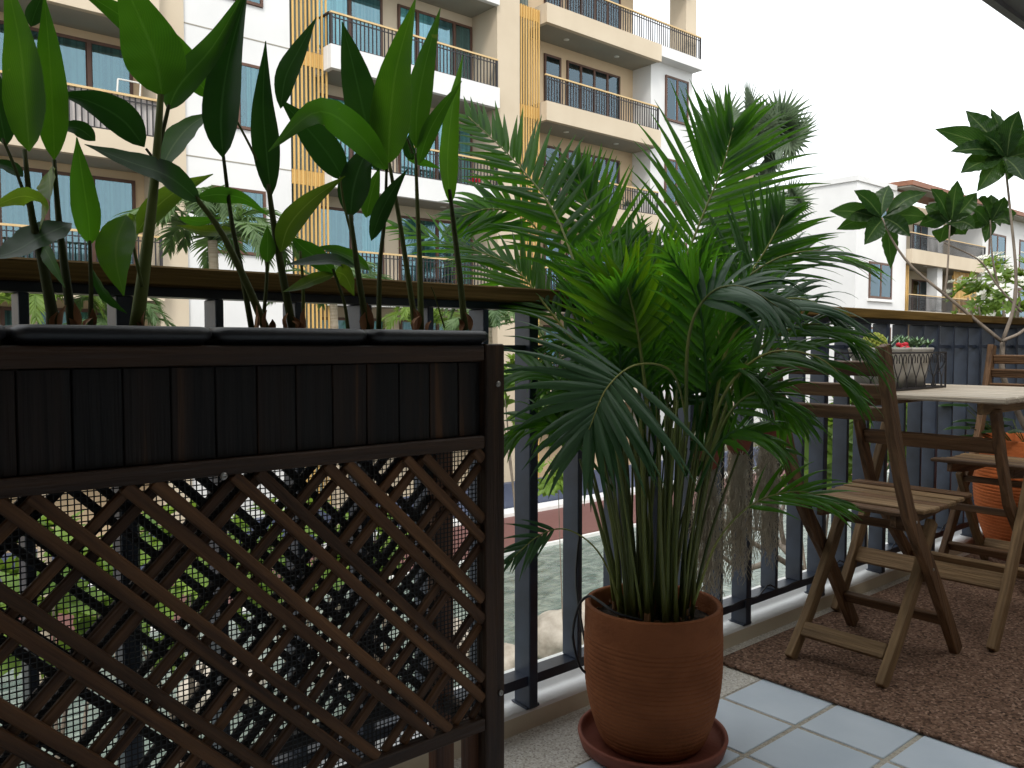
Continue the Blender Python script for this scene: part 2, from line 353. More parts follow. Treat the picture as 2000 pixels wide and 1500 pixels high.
def crom(pts, n):
    """smooth resample of a traced line"""
    P = [V(p) for p in pts]
    if len(P) == 2: return [P[0].lerp(P[1], i / (n - 1)) for i in range(n)]
    P = [P[0] * 2 - P[1]] + P + [P[-1] * 2 - P[-2]]; K = len(P) - 3; out = []
    for i in range(n):
        t = i / (n - 1) * K; k = min(int(t), K - 1); t -= k; a, b, c, d = P[k:k + 4]
        out.append(.5 * (2 * b + (c - a) * t + (2 * a - 5 * b + 4 * c - d) * t * t + (3 * b - a - 3 * c + d) * t ** 3))
    return out

# ================================================================== THE SETTING
GZ = -4.0
g = MB(); g.add([(-400, -400, 0), (400, -400, 0), (400, 400, 0), (-400, 400, 0)], [(0, 1, 2, 3)])
struct(g.build('ground', 'ground', M=Matrix.Translation((0, 0, GZ - .12))))
struct(box('pool_water', (-30, 8.2, GZ - .11), (32, 14.6, GZ - .06), 'water'))
struct(box('pool_deck', (-30, 14.6, GZ - .3), (60, 17.3, GZ + .06), 'deck'))
struct(box('pool_coping', (-30, 17.3, GZ - .3), (60, 17.9, GZ + .15), 'coping'))
struct(box('pool_edge', (-30, 14.5, GZ - .3), (32, 14.598, GZ + .02), 'coping'))
tag(box('garden_wall', (-30, 17.95, GZ - .3), (60, 18.2, GZ + .85), 'blue'), 'low blue grey wall running behind the red pool deck', 'wall')

# own building round the balcony (behind, above and below the camera)
FX0, FX1 = -1.6, 7.6
fl = MB(); fl.box((FX0, -1.6, -.32), (FX1, 1.327, .0002)); floor = struct(fl.build('balcony_floor', 'grout'))
struct(box('pebble_border', (FX0, 1.148, -.0035), (FX1, 1.3265, .0016), 'pebble'))
# far overhang; near roof added to shade planter; gap left open for sky light
CX0, CX1 = 4.1, 1.3
struct(box('shade_roof_near', (FX0, -1.6, 2.3), (CX1, .85, 2.66), 'ceil'))  # unseen roof added to keep skylight off planter and ginger fronts
struct(box('shade_wall_near', (FX0, -1.6, -.3), (CX1, -1.05, 2.3), 'ceil'))  # unseen dark wall added to cut bounce light on the planter face
struct(box('balcony_ceiling', (CX0, -1.6, 2.6), (FX1, 1.62, 2.66), 'ceil'))
struct(box('ceiling_edge', (CX0, 1.62, 2.575), (FX1, 1.66, 2.68), 'ceil'))
struct(box('wall_back', (FX0, -1.9, -.3), (FX1, -1.602, 2.6), 'inner'))
struct(box('shade_wall_left', (FX0 - .25, -1.6, -.3), (FX0 - .002, 1.3, 1.6), 'inner'))  # unseen end wall put in to darken the near end
struct(box('wall_right', (FX1 + .002, -1.6, -.3), (FX1 + .25, 1.3, 2.6), 'inner'))
for nm, a, b in (('facade_upper', (CX0, -1.59, 2.69), (45, 1.6, 5)), ('facade_set_back', (-35, -12, 2.69), (45, -1.605, 4.2)), ('facade_lower', (-35, -12, -4.2), (45, 1.3, -.33)),  # unseen set-back facade kept low to let sun onto the kerb
                 ('facade_left', (-35, -12, -.325), (FX0 - .26, 1.3, 2.685)), ('facade_right', (FX1 + .26, -12, -.325), (45, 1.3, 2.685)),
                 ('facade_back', (FX0 - .255, -12, -.325), (FX1 + .255, -1.91, 2.685))):
    struct(box(nm, a, b, 'plaster'))

# floor tiles: 20 cm grid, each tile a piece; sunk sandy joints
tile_me = None; rest = MB(); TP = .199
for i in range(-10, 32):
    for j in range(0, 13):
        x0 = 1.447 + (i) * .2 + .006; y1 = 1.142 - j * TP - (0 if j == 0 else .0); x1 = x0 + .188; y0 = y1 - .187
        if x1 > FX1 - .05 or x0 < FX0 + .05 or y0 < -1.5: continue
        if .2 < x0 < 3.3 and y0 > .1:
            if tile_me is None:
                t = beam('floor_tile', (-.094, 0, 0), (.094, 0, 0), .187, .006, 'tile', floor, V((0, 0, 1)), .0015); tile_me = t.data
            else: t = inst('floor_tile', tile_me, floor)
            t.matrix_basis = Matrix.Translation(((x0 + x1) / 2, (y0 + y1) / 2, random.uniform(-.0004, .0004))) @ Matrix.Rotation(rad(90), 4, 'X')
            t.matrix_basis = t.matrix_basis @ Matrix.Rotation(rad(180) * random.randint(0, 1), 4, 'Y')
        else: rest.box((x0, y0, -.003), (x1, y1, .003))
stuff(rest.build('floor_tile', 'tile', floor))

# kerb: cream face, white rounded top
prof = [(1.325, -.2), (1.325, .040), (1.331, .047), (1.372, .049), (1.382, .054), (1.393, .068), (1.407, .078), (1.44, .083), (1.465, .078), (1.48, .062), (1.48, -.33)]
kv = []; kf = []
for x in (FX0, FX1):
    kv += [(x, y, z) for y, z in prof]
n = len(prof); kf = [(i, i + 1, n + i + 1, n + i) for i in range(n - 1)]
ko = struct(obj('kerb', kv, kf, 'kerb', smooth=True)); ko.data.materials.append(MT['kerbf'])
for p in ko.data.polygons:
    if p.index == 0: p.material_index = 1
ko.data.polygons[0].use_smooth = False

# ------------------------------------------------------------------ railing
rl = thing('balcony_railing', (3, 1.35, .05), 'black metal balcony railing with a brown wooden handrail on the white kerb', 'railing')
beam('handrail', (FX0, 1.35, .9555), (FX1, 1.35, .9555), .031, .092, 'toprail', rl, V((0, 1, 0)), .003)
box('under_rail', (FX0, 1.327, .925), (FX1, 1.371, .939), 'black', rl)
box('middle_rail', (FX0, 1.337, .838), (FX1, 1.357, .850), 'black', rl)
box('bottom_rail', (FX0, 1.328, .099), (FX1, 1.371, .121), 'black', rl)
bme = {}
for k in range(-20, 47):
    xr = 1.209 + .1385 * k; post = k % 3 == 0
    key = post
    z0 = .047 if post else .1215
    if xr > FX1 or xr < FX0 + .03: continue
    o = box('post' if post else 'baluster', (xr - (.025 if post else .014), 1.3215, z0), (xr, 1.3735, .9245), 'black', rl)
    if key in bme: o.data = bme[key]
    else:
        bme[key] = o.data
    bv = o.modifiers.new('bevel', 'BEVEL'); bv.width = .0025; bv.segments = 2
    if post:
        fo = box('base_plate', (xr - .03, 1.326, .0465), (xr + .008, 1.382, .0525), 'black', rl)

# ================================================================== PLANTER with lattice, tubs and gingers
PX0, PX1, PY0, PY1 = -.31, .884, 1.05, 1.222
pl = thing('planter_stand', (.29, 1.13, 0), 'dark stained wooden planter box on legs with diagonal lattice below', 'planter')
for x in (PX0 + .02, PX1 - .02):
    beam('post', (x, PY0 + .014, 0), (x, PY0 + .014, .852), .040, .028, 'rail', pl)
    beam('back_post', (x, PY1 - .014, 0), (x, PY1 - .014, .852), .040, .028, 'leg', pl)
    beam('inner_leg', (x - .028 if x > 0 else x + .028, PY0 + .034, 0), (x - .028 if x > 0 else x + .028, PY0 + .034, .215), .026, .022, 'leg', pl)
    for z in (.83, .69, .2):
        beam('side_rail', (x, PY0 + .031, z), (x, PY1 - .031, z), .028, .02, 'rail', pl, V((1, 0, 0)))
a, b = PX0 + .041, PX1 - .041
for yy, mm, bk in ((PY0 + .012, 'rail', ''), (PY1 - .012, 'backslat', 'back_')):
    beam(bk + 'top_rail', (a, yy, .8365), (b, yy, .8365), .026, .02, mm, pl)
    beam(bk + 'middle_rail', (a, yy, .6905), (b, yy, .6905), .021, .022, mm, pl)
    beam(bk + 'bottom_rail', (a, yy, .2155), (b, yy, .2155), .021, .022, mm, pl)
k = 0
x = .177 - .0565 * 8
while x < b - .005:
    x1 = min(x + .0565, b)
    if x > a - .04:
        xa = max(x, a)
        beam('plank', ((xa + x1) / 2, PY0 + .020, .7015), ((xa + x1) / 2, PY0 + .020, .8225), x1 - xa - .0012, .010, 'plank', pl, V((0, 1, 0)), .0012)
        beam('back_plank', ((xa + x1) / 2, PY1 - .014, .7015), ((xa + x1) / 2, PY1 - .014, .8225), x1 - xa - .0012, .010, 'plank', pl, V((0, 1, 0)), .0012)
    x = x1
box('box_floor', (a, PY0 + .033, .684), (b, PY1 - .033, .692), 'backslat', pl)
def lattice(yc, sign, c0, m, th, z0=.2268, z1=.6793, wd=.0128, nm='lattice_slat'):
    for k in range(-14, 14):
        for off in (0, .034):
            c = c0 + k * .1345 + off
            # sign -1: x+z=c ; sign +1: z-x=c
            pts = []
            for z in (z0, z1):
                pts.append((c - z if sign < 0 else z - c, z))
            (xa, za), (xb, zb) = sorted(pts)
            def clip(xq, zq, xo):
                return (xo, c - xo if sign < 0 else c + xo)
            if xb < a + .01 or xa > b - .01: continue
            if xa < a: xa, za = clip(xa, za, a)
            if xb > b: xb, zb = clip(xb, zb, b)
            if xb - xa < .012: continue
            j = random.uniform(-.0012, .0012)
            beam(nm, (xa, yc, za + j), (xb, yc, zb - j), wd * random.uniform(.93, 1.07), th, m, pl, V((0, 1, 0)), .0018)
lattice(PY0 + .0075, -1, .697, 'slat', .0085, wd=.0165)
lattice(PY0 + .0165, 1, -.192, 'slat', .0085, wd=.0145)
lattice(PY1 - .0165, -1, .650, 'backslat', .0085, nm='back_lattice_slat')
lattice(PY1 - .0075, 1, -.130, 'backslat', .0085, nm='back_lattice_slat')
net = MB(); ny = PY0 + .024
x = a
while x < b:
    net.box((x, ny, .205), (x + .0014, ny + .0012, .682)); x += .0072
z = .206
while z < .682:
    net.box((a, ny + .0003, z), (b, ny + .0015, z + .0014)); z += .0072
stuff(net.build('plastic_net', 'net', pl))
for px, py in ((973, 750), (978, 1353), (437, 930)):
    p = onY(px, py, PY0 - .001); mb = MB(); mb.lathe([(.0, 0), (.0052, 0), (.0046, .0022), (.002, .0028), (.0012, .0014)], n=16)
    mb.build('screw', 'steel', pl, True, Matrix.Translation(p + V((0, .0, 0))) @ Matrix.Rotation(rad(90), 4, 'X'))
for i, (xa, lab) in enumerate(((-.286, 'black plastic planter tub at the far left end, half out of view'), (-.057, 'black plastic planter tub at the left end, mostly out of view'), (.172, 'black plastic planter tub third from the right end, under the tallest ginger'), (.401, 'black plastic planter tub second from the right end'), (.630, 'black plastic planter tub at the right end beside the palm'))):
    if i == 0: continue
    xb = xa + .2265; rr = .014
    def rect(x0, x1, y0, y1, z, r):
        o = []
        for cx, cy, q in ((x1 - r, y1 - r, 0), (x0 + r, y1 - r, 90), (x0 + r, y0 + r, 180), (x1 - r, y0 + r, 270)):
            for k in range(5):
                t = rad(q + k * 22.5); o.append((cx + r * math.cos(t), cy + r * math.sin(t), z))
        return o
    y0, y1 = PY0 - .004, PY1 + .006
    rings = [rect(xa + .016, xb - .016, y0 + .034, y1 - .034, .70, .012), rect(xa + .012, xb - .012, y0 + .0335, y1 - .0335, .822, .012), rect(xa + .008, xb - .008, y0 + .012, y1 - .012, .854, .012), rect(xa + .006, xb - .006, y0 + .008, y1 - .008, .8555, .014),
             rect(xa + .001, xb - .001, y0 + .002, y1 - .002, .8585, .018), rect(xa, xb, y0, y1, .8625, .02), rect(xa, xb, y0, y1, .8675, .02), rect(xa + .003, xb - .003, y0 + .004, y1 - .004, .8725, .02), rect(xa + .010, xb - .010, y0 + .010, y1 - .010, .8735, .018),
             rect(xa + .016, xb - .016, y0 + .016, y1 - .016, .869, .014), rect(xa + .018, xb - .018, y0 + .02, y1 - .02, .858, .012)]
    vs = [v for r in rings for v in r]; N = 20; fs = [(i_ * N + k, i_ * N + (k + 1) % N, (i_ + 1) * N + (k + 1) % N, (i_ + 1) * N + k) for i_ in range(len(rings) - 1) for k in range(N)]
    fs.append(tuple(range(N - 1, -1, -1)))
    tb = thing('planter_tub', (xa + .113, 1.13, .70), lab, 'planter tub', 'black tubs set in the wooden planter')
    obj('tub', vs, fs, 'blackp', tb, smooth=True)
    so_ = MB(); so_.add([V(v) + V((0, 0, 0)) for v in rings[-1]] + [(xa + .113, 1.13, .866)], [(k, (k + 1) % N, N) for k in range(N)]); so_.build('soil', 'soil', tb)

GY = 1.135
def gpt(x, y, dy=0): return onY(x, y, GY + dy)
def leaf(parent, px, hw, m, dy=(0, 0), roll=0, shape=1.0, cup=.18, name='leaf', n=15, wave=0, base=.12, Yp=None, blunt=.72, dep=None):
    """traced leaf blade: px = midrib base..tip in photo units on the plant's own plane, hw = half width, dy = depth of base and tip, roll = turn about midrib"""
    k = len(px); mids = crom([(onY(x, y, (Yp or GY) + dy[0] + (dy[1] - dy[0]) * i / (k - 1)) if not dep else atD(x, y, dep + dy[0] + (dy[1] - dy[0]) * i / (k - 1))) for i, (x, y) in enumerate(px)], n)
    mpp = (mids[0] - EYE).dot(FW) / FPX
    ws = []; sides = []
    for i in range(n):
        v = i / (n - 1); ww = (math.sin(math.pi * min(1, v) ** blunt)) ** 1.0 if 0 < v < 1 else 0
        ws.append(max(.0006, hw * mpp * .86 * ww))
        t = (mids[min(i + 1, n - 1)] - mids[max(i - 1, 0)]).normalized(); sdv = t.cross(-FW).normalized()
        r_ = roll if not isinstance(roll, tuple) else roll[0] + (roll[1] - roll[0]) * v
        sides.append(Matrix.Rotation(rad(r_), 3, t) @ sdv)
    c = mids[0]; mb = MB(); mb.blade([p - c for p in mids], ws, sides, cup, wave, random.random() * 6)
    return mb.build(name, m, parent, True, Matrix.Translation(c))
def stalk(parent, px, r0, r1, m='stalk', dy=0, name='stem', Yp=None):
    pts = crom([onY(x, y, (Yp or GY) + dy) for x, y in px], 12); c = pts[0]
    mb = MB(); mb.tube([p - c for p in pts], [r0 + (r1 - r0) * i / 11 for i in range(12)], 9)
    return mb.build(name, m, parent, True, Matrix.Translation(c))
def ginger(base, label):
    p = gpt(*base); p.z = .866
    return thing('ginger_plant', p, label, 'plant', 'ginger plants in the wooden planter')
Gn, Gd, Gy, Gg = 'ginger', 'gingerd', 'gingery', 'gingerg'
PX = .00083   # metres per photo unit at the planter
# each plant: label, stems [(path, r0, r1, dy)], leaves [(path, half width, material, dy, roll)]
GING = [
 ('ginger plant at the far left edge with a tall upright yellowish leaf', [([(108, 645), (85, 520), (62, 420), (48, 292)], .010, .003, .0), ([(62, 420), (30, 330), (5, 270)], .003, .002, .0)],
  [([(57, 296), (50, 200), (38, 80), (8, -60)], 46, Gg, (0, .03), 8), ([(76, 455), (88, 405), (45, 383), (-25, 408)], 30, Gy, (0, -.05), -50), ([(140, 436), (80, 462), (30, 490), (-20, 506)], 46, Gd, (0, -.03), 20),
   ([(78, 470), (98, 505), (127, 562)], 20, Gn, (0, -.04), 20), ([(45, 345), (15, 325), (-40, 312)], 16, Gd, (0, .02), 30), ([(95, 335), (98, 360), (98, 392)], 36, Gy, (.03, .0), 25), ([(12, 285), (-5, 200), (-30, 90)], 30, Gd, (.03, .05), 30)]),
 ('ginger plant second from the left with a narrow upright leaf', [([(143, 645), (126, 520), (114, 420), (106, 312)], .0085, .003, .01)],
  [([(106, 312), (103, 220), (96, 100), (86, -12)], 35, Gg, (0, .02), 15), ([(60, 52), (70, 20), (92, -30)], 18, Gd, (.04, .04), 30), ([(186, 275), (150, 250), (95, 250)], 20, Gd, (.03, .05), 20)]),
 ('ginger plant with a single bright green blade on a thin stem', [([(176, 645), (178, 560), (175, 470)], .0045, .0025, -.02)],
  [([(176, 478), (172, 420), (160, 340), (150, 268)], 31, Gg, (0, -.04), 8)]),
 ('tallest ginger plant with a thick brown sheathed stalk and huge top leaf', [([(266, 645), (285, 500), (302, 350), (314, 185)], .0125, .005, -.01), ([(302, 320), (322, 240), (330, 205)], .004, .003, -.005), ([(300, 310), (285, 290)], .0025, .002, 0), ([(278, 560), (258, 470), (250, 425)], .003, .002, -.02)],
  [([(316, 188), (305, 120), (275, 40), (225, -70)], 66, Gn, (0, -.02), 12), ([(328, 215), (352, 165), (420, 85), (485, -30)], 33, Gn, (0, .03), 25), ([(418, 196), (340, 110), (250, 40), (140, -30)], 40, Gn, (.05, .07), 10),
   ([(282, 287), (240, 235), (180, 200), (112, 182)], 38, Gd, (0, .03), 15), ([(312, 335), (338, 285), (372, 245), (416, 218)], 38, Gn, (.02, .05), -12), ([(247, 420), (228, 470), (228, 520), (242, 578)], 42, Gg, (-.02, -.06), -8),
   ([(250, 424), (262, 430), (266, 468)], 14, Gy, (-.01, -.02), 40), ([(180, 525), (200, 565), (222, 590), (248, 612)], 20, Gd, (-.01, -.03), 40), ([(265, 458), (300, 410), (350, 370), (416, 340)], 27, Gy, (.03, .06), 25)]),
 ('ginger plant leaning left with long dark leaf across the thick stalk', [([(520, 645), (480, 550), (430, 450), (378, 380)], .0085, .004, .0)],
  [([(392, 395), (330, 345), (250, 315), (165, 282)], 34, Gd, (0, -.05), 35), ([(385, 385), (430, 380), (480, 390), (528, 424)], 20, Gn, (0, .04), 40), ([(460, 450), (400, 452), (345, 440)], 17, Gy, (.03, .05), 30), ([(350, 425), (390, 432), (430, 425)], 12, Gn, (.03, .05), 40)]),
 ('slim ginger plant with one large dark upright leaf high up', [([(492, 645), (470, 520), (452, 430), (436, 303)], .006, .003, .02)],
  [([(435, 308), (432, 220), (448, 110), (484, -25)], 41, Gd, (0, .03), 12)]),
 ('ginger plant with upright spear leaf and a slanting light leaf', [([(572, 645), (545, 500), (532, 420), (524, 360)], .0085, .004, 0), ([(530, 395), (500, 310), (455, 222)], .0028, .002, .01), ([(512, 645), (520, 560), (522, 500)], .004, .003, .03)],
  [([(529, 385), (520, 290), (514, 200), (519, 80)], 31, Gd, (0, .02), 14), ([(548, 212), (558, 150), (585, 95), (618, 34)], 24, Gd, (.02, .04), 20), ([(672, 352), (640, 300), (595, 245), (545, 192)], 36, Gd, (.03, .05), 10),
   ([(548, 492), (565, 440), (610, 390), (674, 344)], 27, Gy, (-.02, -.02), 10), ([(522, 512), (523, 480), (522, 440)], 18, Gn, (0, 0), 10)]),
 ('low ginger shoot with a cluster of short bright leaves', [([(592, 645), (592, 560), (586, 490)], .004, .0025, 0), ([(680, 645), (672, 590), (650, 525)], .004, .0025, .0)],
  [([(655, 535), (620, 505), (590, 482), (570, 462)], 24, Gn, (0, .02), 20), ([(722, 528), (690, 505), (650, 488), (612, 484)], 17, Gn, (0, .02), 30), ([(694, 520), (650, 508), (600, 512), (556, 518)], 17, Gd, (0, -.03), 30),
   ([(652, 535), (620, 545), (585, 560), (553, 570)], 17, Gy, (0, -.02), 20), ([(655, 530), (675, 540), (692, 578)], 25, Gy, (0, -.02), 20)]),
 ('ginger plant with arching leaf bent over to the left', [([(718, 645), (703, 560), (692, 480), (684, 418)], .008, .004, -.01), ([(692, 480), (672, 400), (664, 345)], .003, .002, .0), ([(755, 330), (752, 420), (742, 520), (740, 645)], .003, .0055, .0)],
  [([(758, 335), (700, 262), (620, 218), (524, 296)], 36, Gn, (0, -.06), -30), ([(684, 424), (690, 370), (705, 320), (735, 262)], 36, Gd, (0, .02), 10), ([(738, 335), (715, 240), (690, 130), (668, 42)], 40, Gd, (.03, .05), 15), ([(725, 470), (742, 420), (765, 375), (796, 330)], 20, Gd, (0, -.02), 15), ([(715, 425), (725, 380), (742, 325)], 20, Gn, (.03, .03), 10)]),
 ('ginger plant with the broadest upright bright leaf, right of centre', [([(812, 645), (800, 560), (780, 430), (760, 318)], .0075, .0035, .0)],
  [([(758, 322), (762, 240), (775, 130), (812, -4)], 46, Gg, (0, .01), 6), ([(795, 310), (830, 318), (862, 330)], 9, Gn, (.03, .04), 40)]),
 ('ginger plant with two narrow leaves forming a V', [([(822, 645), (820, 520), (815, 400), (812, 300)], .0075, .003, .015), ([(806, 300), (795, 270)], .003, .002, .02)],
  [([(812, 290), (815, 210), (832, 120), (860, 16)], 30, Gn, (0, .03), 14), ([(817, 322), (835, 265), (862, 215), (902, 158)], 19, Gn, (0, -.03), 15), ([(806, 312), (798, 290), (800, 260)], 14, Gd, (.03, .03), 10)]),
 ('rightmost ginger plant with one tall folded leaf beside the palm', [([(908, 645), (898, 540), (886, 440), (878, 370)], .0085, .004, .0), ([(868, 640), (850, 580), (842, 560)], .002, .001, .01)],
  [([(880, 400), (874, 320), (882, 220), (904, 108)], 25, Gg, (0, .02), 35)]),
]
for lab, stems, leaves in GING:
    gp = ginger(stems[0][0][0], lab)
    for i, (path, r0, r1, dy) in enumerate(stems):
        stalk(gp, path, r0 * .74, r1 * .8, 'stalk', dy)
    # dry sheath flakes at the foot of the main stem
    bx, by = stems[0][0][0]
    for q in range(2):
        hgt = random.uniform(18, 60); sx = bx + random.uniform(-12, 12)
        leaf(gp, [(sx, 648), (sx + random.uniform(-6, 6), 648 - hgt * .6), (sx + random.uniform(-14, 14), 648 - hgt)], random.uniform(5, 9), 'sheath', (-.015, -.03), random.uniform(-40, 40), name='dry_sheath', n=7)
    for path, hw, m, dy, roll in leaves:
        leaf(gp, path, hw, m, dy, roll, cup=random.uniform(.12, .28), wave=.06)

# ================================================================== POTTED ARECA PALM
PC = V((1.333, 1.10, 0)); RIM = .312
sc_ = MB(); sc_.lathe([(.0, .0), (.128, 0), (.150, .006), (.157, .030), (.156, .034), (.150, .034), (.147, .028), (.141, .014), (.0, .012)], n=64)
tag(sc_.build('pot_saucer', 'saucer', None, True, Matrix.Translation(PC + V((0, 0, .004)))), 'round red clay saucer under the big palm pot on the tiles', 'saucer')
pot = thing('flower_pot', PC + V((0, 0, .017)), 'large ribbed brown terracotta pot holding the palm', 'pot')
def potprof(H, rt, rm, rb, ribs, zr0, zr1, lip=.012):
    pr = [(.0, 0), (rb * .96, 0), (rb, .004)]
    N = 330
    for i in range(1, N):
        v = i / N; z = H * v
        # belly: bottom radius -> max at 70% -> slightly in at rim
        r = rb + (rm - rb) * math.sin(min(1, v / .6) * math.pi / 2) ** .68 if v < .6 else rm + (rt - rm) * ((v - .6) / .4) ** 2
        if zr0 < v < zr1: r += .0026 * (abs(math.sin(v * ribs * math.pi + .35 * math.sin(v * 23))) ** .55 - .7)
        pr.append((r, z))
    pr += [(rt, H - .004), (rt - .003, H), (rt - lip + .002, H), (rt - lip, H - .004), (rt - lip - .001, H - .04), (rt - lip - .004, H - .06)]
    return pr
pb = MB(); pb.lathe(potprof(RIM - .017, .1425, .1435, .100, 31, .04, .80), n=96); pb.build('pot_body', 'terra', pot, True, Matrix.Translation(PC + V((0, 0, .017))))
sl_ = MB(); sl_.lathe([(0, -.03), (.126, -.03), (.127, -.008), (.09, .0), (.0, .006)], n=40); sl_.build('soil', 'soil', pot, True, Matrix.Translation(PC + V((0, 0, RIM - .03))))
for i in range(70):
    a_ = random.uniform(0, 6.28); r_ = .12 * math.sqrt(random.random())
    beam('bark_chip', V((-.006, 0, 0)), V((.006, 0, 0)), random.choice((.005, .007)), .003, 'chip', pot).matrix_basis = Matrix.Translation(PC + V((r_ * math.cos(a_), r_ * math.sin(a_), RIM - .026 + random.uniform(0, .004)))) @ Matrix.Rotation(random.uniform(0, 6.28), 4, 'Z') @ Matrix.Rotation(random.uniform(-.6, .6), 4, 'Y')

palm = thing('areca_palm', PC + V((0, 0, RIM - .028)), 'bushy areca palm with arching feathery fronds in the terracotta pot', 'palm')
def leaflet(mb, p, d, nrm, L, W, droop, n=9, tip=.9, twist=0):
    """one leaflet: starts at p along d, blade faces nrm, bends towards gravity"""
    d = d.normalized(); mids = [p]; cur = d.copy(); st = L / (n - 1); dirs = [d]
    for i in range(1, n):
        v = i / (n - 1)
        cur = (cur + V((0, 0, -1)) * (droop * (.1 + 1.7 * v * v) / (n - 1))).normalized()
        mids.append(mids[-1] + cur * st); dirs.append(cur.copy())
    ws = []; sides = []
    for i in range(n):
        v = i / (n - 1); ws.append(max(.0003, W * (min(1, (v + .05) * 5) ** .6) * (1 - max(0, v - .35) / .65) ** tip if v < 1 else .0003))
        s_ = dirs[i].cross(nrm)
        if s_.length < .05: s_ = dirs[i].orthogonal()
        s_.normalize()
        if twist: s_ = Matrix.Rotation(twist, 3, dirs[i]) @ s_
        sides.append(s_)
    mb.blade(mids, ws, sides, -.35)
def frond(parent, pts, nrm, n, L, W, a0=62, a1=22, droop=.5, m='areca', split=True, start=.3, both=(1, 1), rr=(.004, .0012), name='frond', lprof=None, jit=6, spread=0):
    """pinnate frond: rachis through pts, leaflets each side in the plane facing nrm"""
    N = 24; R = crom(pts, N); c = R[0]
    rb = MB(); rb.tube([p - c for p in R], [rr[0] + (rr[1] - rr[0]) * i / (N - 1) for i in range(N)], 6)
    joined = None if split else MB()
    fo = rb.build(name, 'rachis', parent, True, Matrix.Translation(c)) if split else None
    for i in range(n):
        v = start + (1 - start) * (i + .5) / n; k = v * (N - 1); i0 = min(int(k), N - 2); p = R[i0].lerp(R[i0 + 1], k - i0); t = (R[i0 + 1] - R[i0]).normalized()
        u = (i + .5) / n; nn = nrm - t * nrm.dot(t); nn.normalize(); sv = t.cross(nn).normalized()
        ln = L * (lprof(u) if lprof else (.62 + .38 * math.sin(math.pi * min(1, u * 1.15 + .12))) * (1 if u < .75 else 1 - (u - .75) * 1.4))
        ang = rad(a0 + (a1 - a0) * u)
        for sd_, on in ((1, both[0]), (-1, both[1])):
            if not on: continue
            aj = ang + rad(random.uniform(-jit, jit)); d = t * math.cos(aj) + sv * (sd_ * math.sin(aj)) + nn * (random.uniform(-.12, .12) + spread)
            l_ = ln * random.uniform(.9, 1.06) * on
            if split:
                mb = MB(); leaflet(mb, V((0, 0, 0)), d, nn, l_, W * random.uniform(.85, 1.1), droop * random.uniform(.7, 1.3), twist=random.uniform(-.5, .5))
                mb.build('leaflet', m, fo, True, Matrix.Translation(p))
            else:
                leaflet(joined, p - c, d, nn, l_, W * random.uniform(.8, 1.1), droop * random.uniform(.7, 1.3), n=7, twist=random.uniform(-.7, .7))
    if not split:
        rb2 = MB(); rb2.tube([p - c for p in R], [rr[0] + (rr[1] - rr[0]) * i / (N - 1) for i in range(N)], 5); joined.add(rb2.v, rb2.f, [(0.5, 0)] * len(rb2.v))
        fo = joined.build(name, m, parent, True, Matrix.Translation(c))
    return fo
def dp(*l): return [atD(x, y, d) for x, y, d in l]
TC = -FW; u_ = 1.7 / FPX     # facing the room; metres per photo unit at the palm
# traced fronds  (rachis from cane top to tip)
frond(palm, dp((1195, 860, 1.68), (1150, 620, 1.70), (1090, 430, 1.78), (1010, 320, 1.85), (915, 228, 1.92)), TC + V((.2, 0, .2)), 22, 205 * u_, 8 * u_, 62, 26, .22, both=(.95, .85), start=.34, jit=3)
frond(palm, dp((1300, 800, 1.75), (1325, 560, 1.80), (1365, 440, 1.84), (1410, 330, 1.88), (1432, 250, 1.9)), TC + V((0, 0, .15)), 20, 275 * u_, 8.5 * u_, 58, 20, .35, start=.36, jit=3)
frond(palm, dp((1265, 800, 1.62), (1252, 690, 1.60), (1240, 620, 1.58), (1225, 560, 1.56)), TC + V((0, 0, .2)), 9, 200 * u_, 9.5 * u_, 60, 10, .10, m='arecab', start=.35, jit=3)
frond(palm, dp((1345, 840, 1.58), (1315, 730, 1.53), (1245, 712, 1.46), (1186, 757, 1.41), (1150, 840, 1.38)), TC * 1.0 + V((0, 0, .35)), 14, 250 * 1.4 / FPX, 9.5 * 1.4 / FPX, 92, 12, .62, m='arecaf', start=.60, rr=(.0026, .001), jit=2, lprof=lambda u: 1.1 - .5 * u)
frond(palm, dp((1390, 880, 1.62), (1450, 720, 1.62), (1550, 640, 1.62), (1640, 645, 1.62), (1715, 715, 1.62)), V((0, 0, 1)) + TC * .5, 18, 170 * u_, 6 * u_, 52, 20, .9, start=.34)
frond(palm, dp((1340, 850, 1.56), (1345, 660, 1.52), (1385, 575, 1.5), (1450, 560, 1.48), (1520, 600, 1.47)), V((0, 0, 1)) + TC * .7, 12, 190 * 1.5 / FPX, 10 * 1.5 / FPX, 62, 22, 1.5, m='arecaf', start=.42)
frond(palm, dp((1375, 920, 1.6), (1430, 800, 1.58), (1500, 765, 1.56), (1580, 820, 1.55)), V((0, 0, 1)) + TC * .6, 13, 140 * u_, 6 * u_, 55, 20, .9, start=.3)
frond(palm, dp((1380, 860, 1.72), (1400, 620, 1.75), (1490, 520, 1.78), (1590, 490, 1.8), (1690, 515, 1.82)), V((0, 0, 1)) + TC * .5, 20, 190 * u_, 6 * u_, 52, 20, .75, start=.32)
frond(palm, dp((1385, 880, 1.66), (1420, 680, 1.66), (1500, 595, 1.66), (1590, 590, 1.66), (1668, 660, 1.66)), V((0, 0, 1)) + TC * .5, 18, 190 * u_, 7 * u_, 54, 20, .9, m='arecaf', start=.32)
frond(palm, dp((1370, 900, 1.60), (1420, 760, 1.58), (1500, 690, 1.56), (1600, 700, 1.55), (1680, 775, 1.55)), V((0, 0, 1)) + TC * .6, 15, 165 * u_, 7 * u_, 50, 20, .7, start=.36)
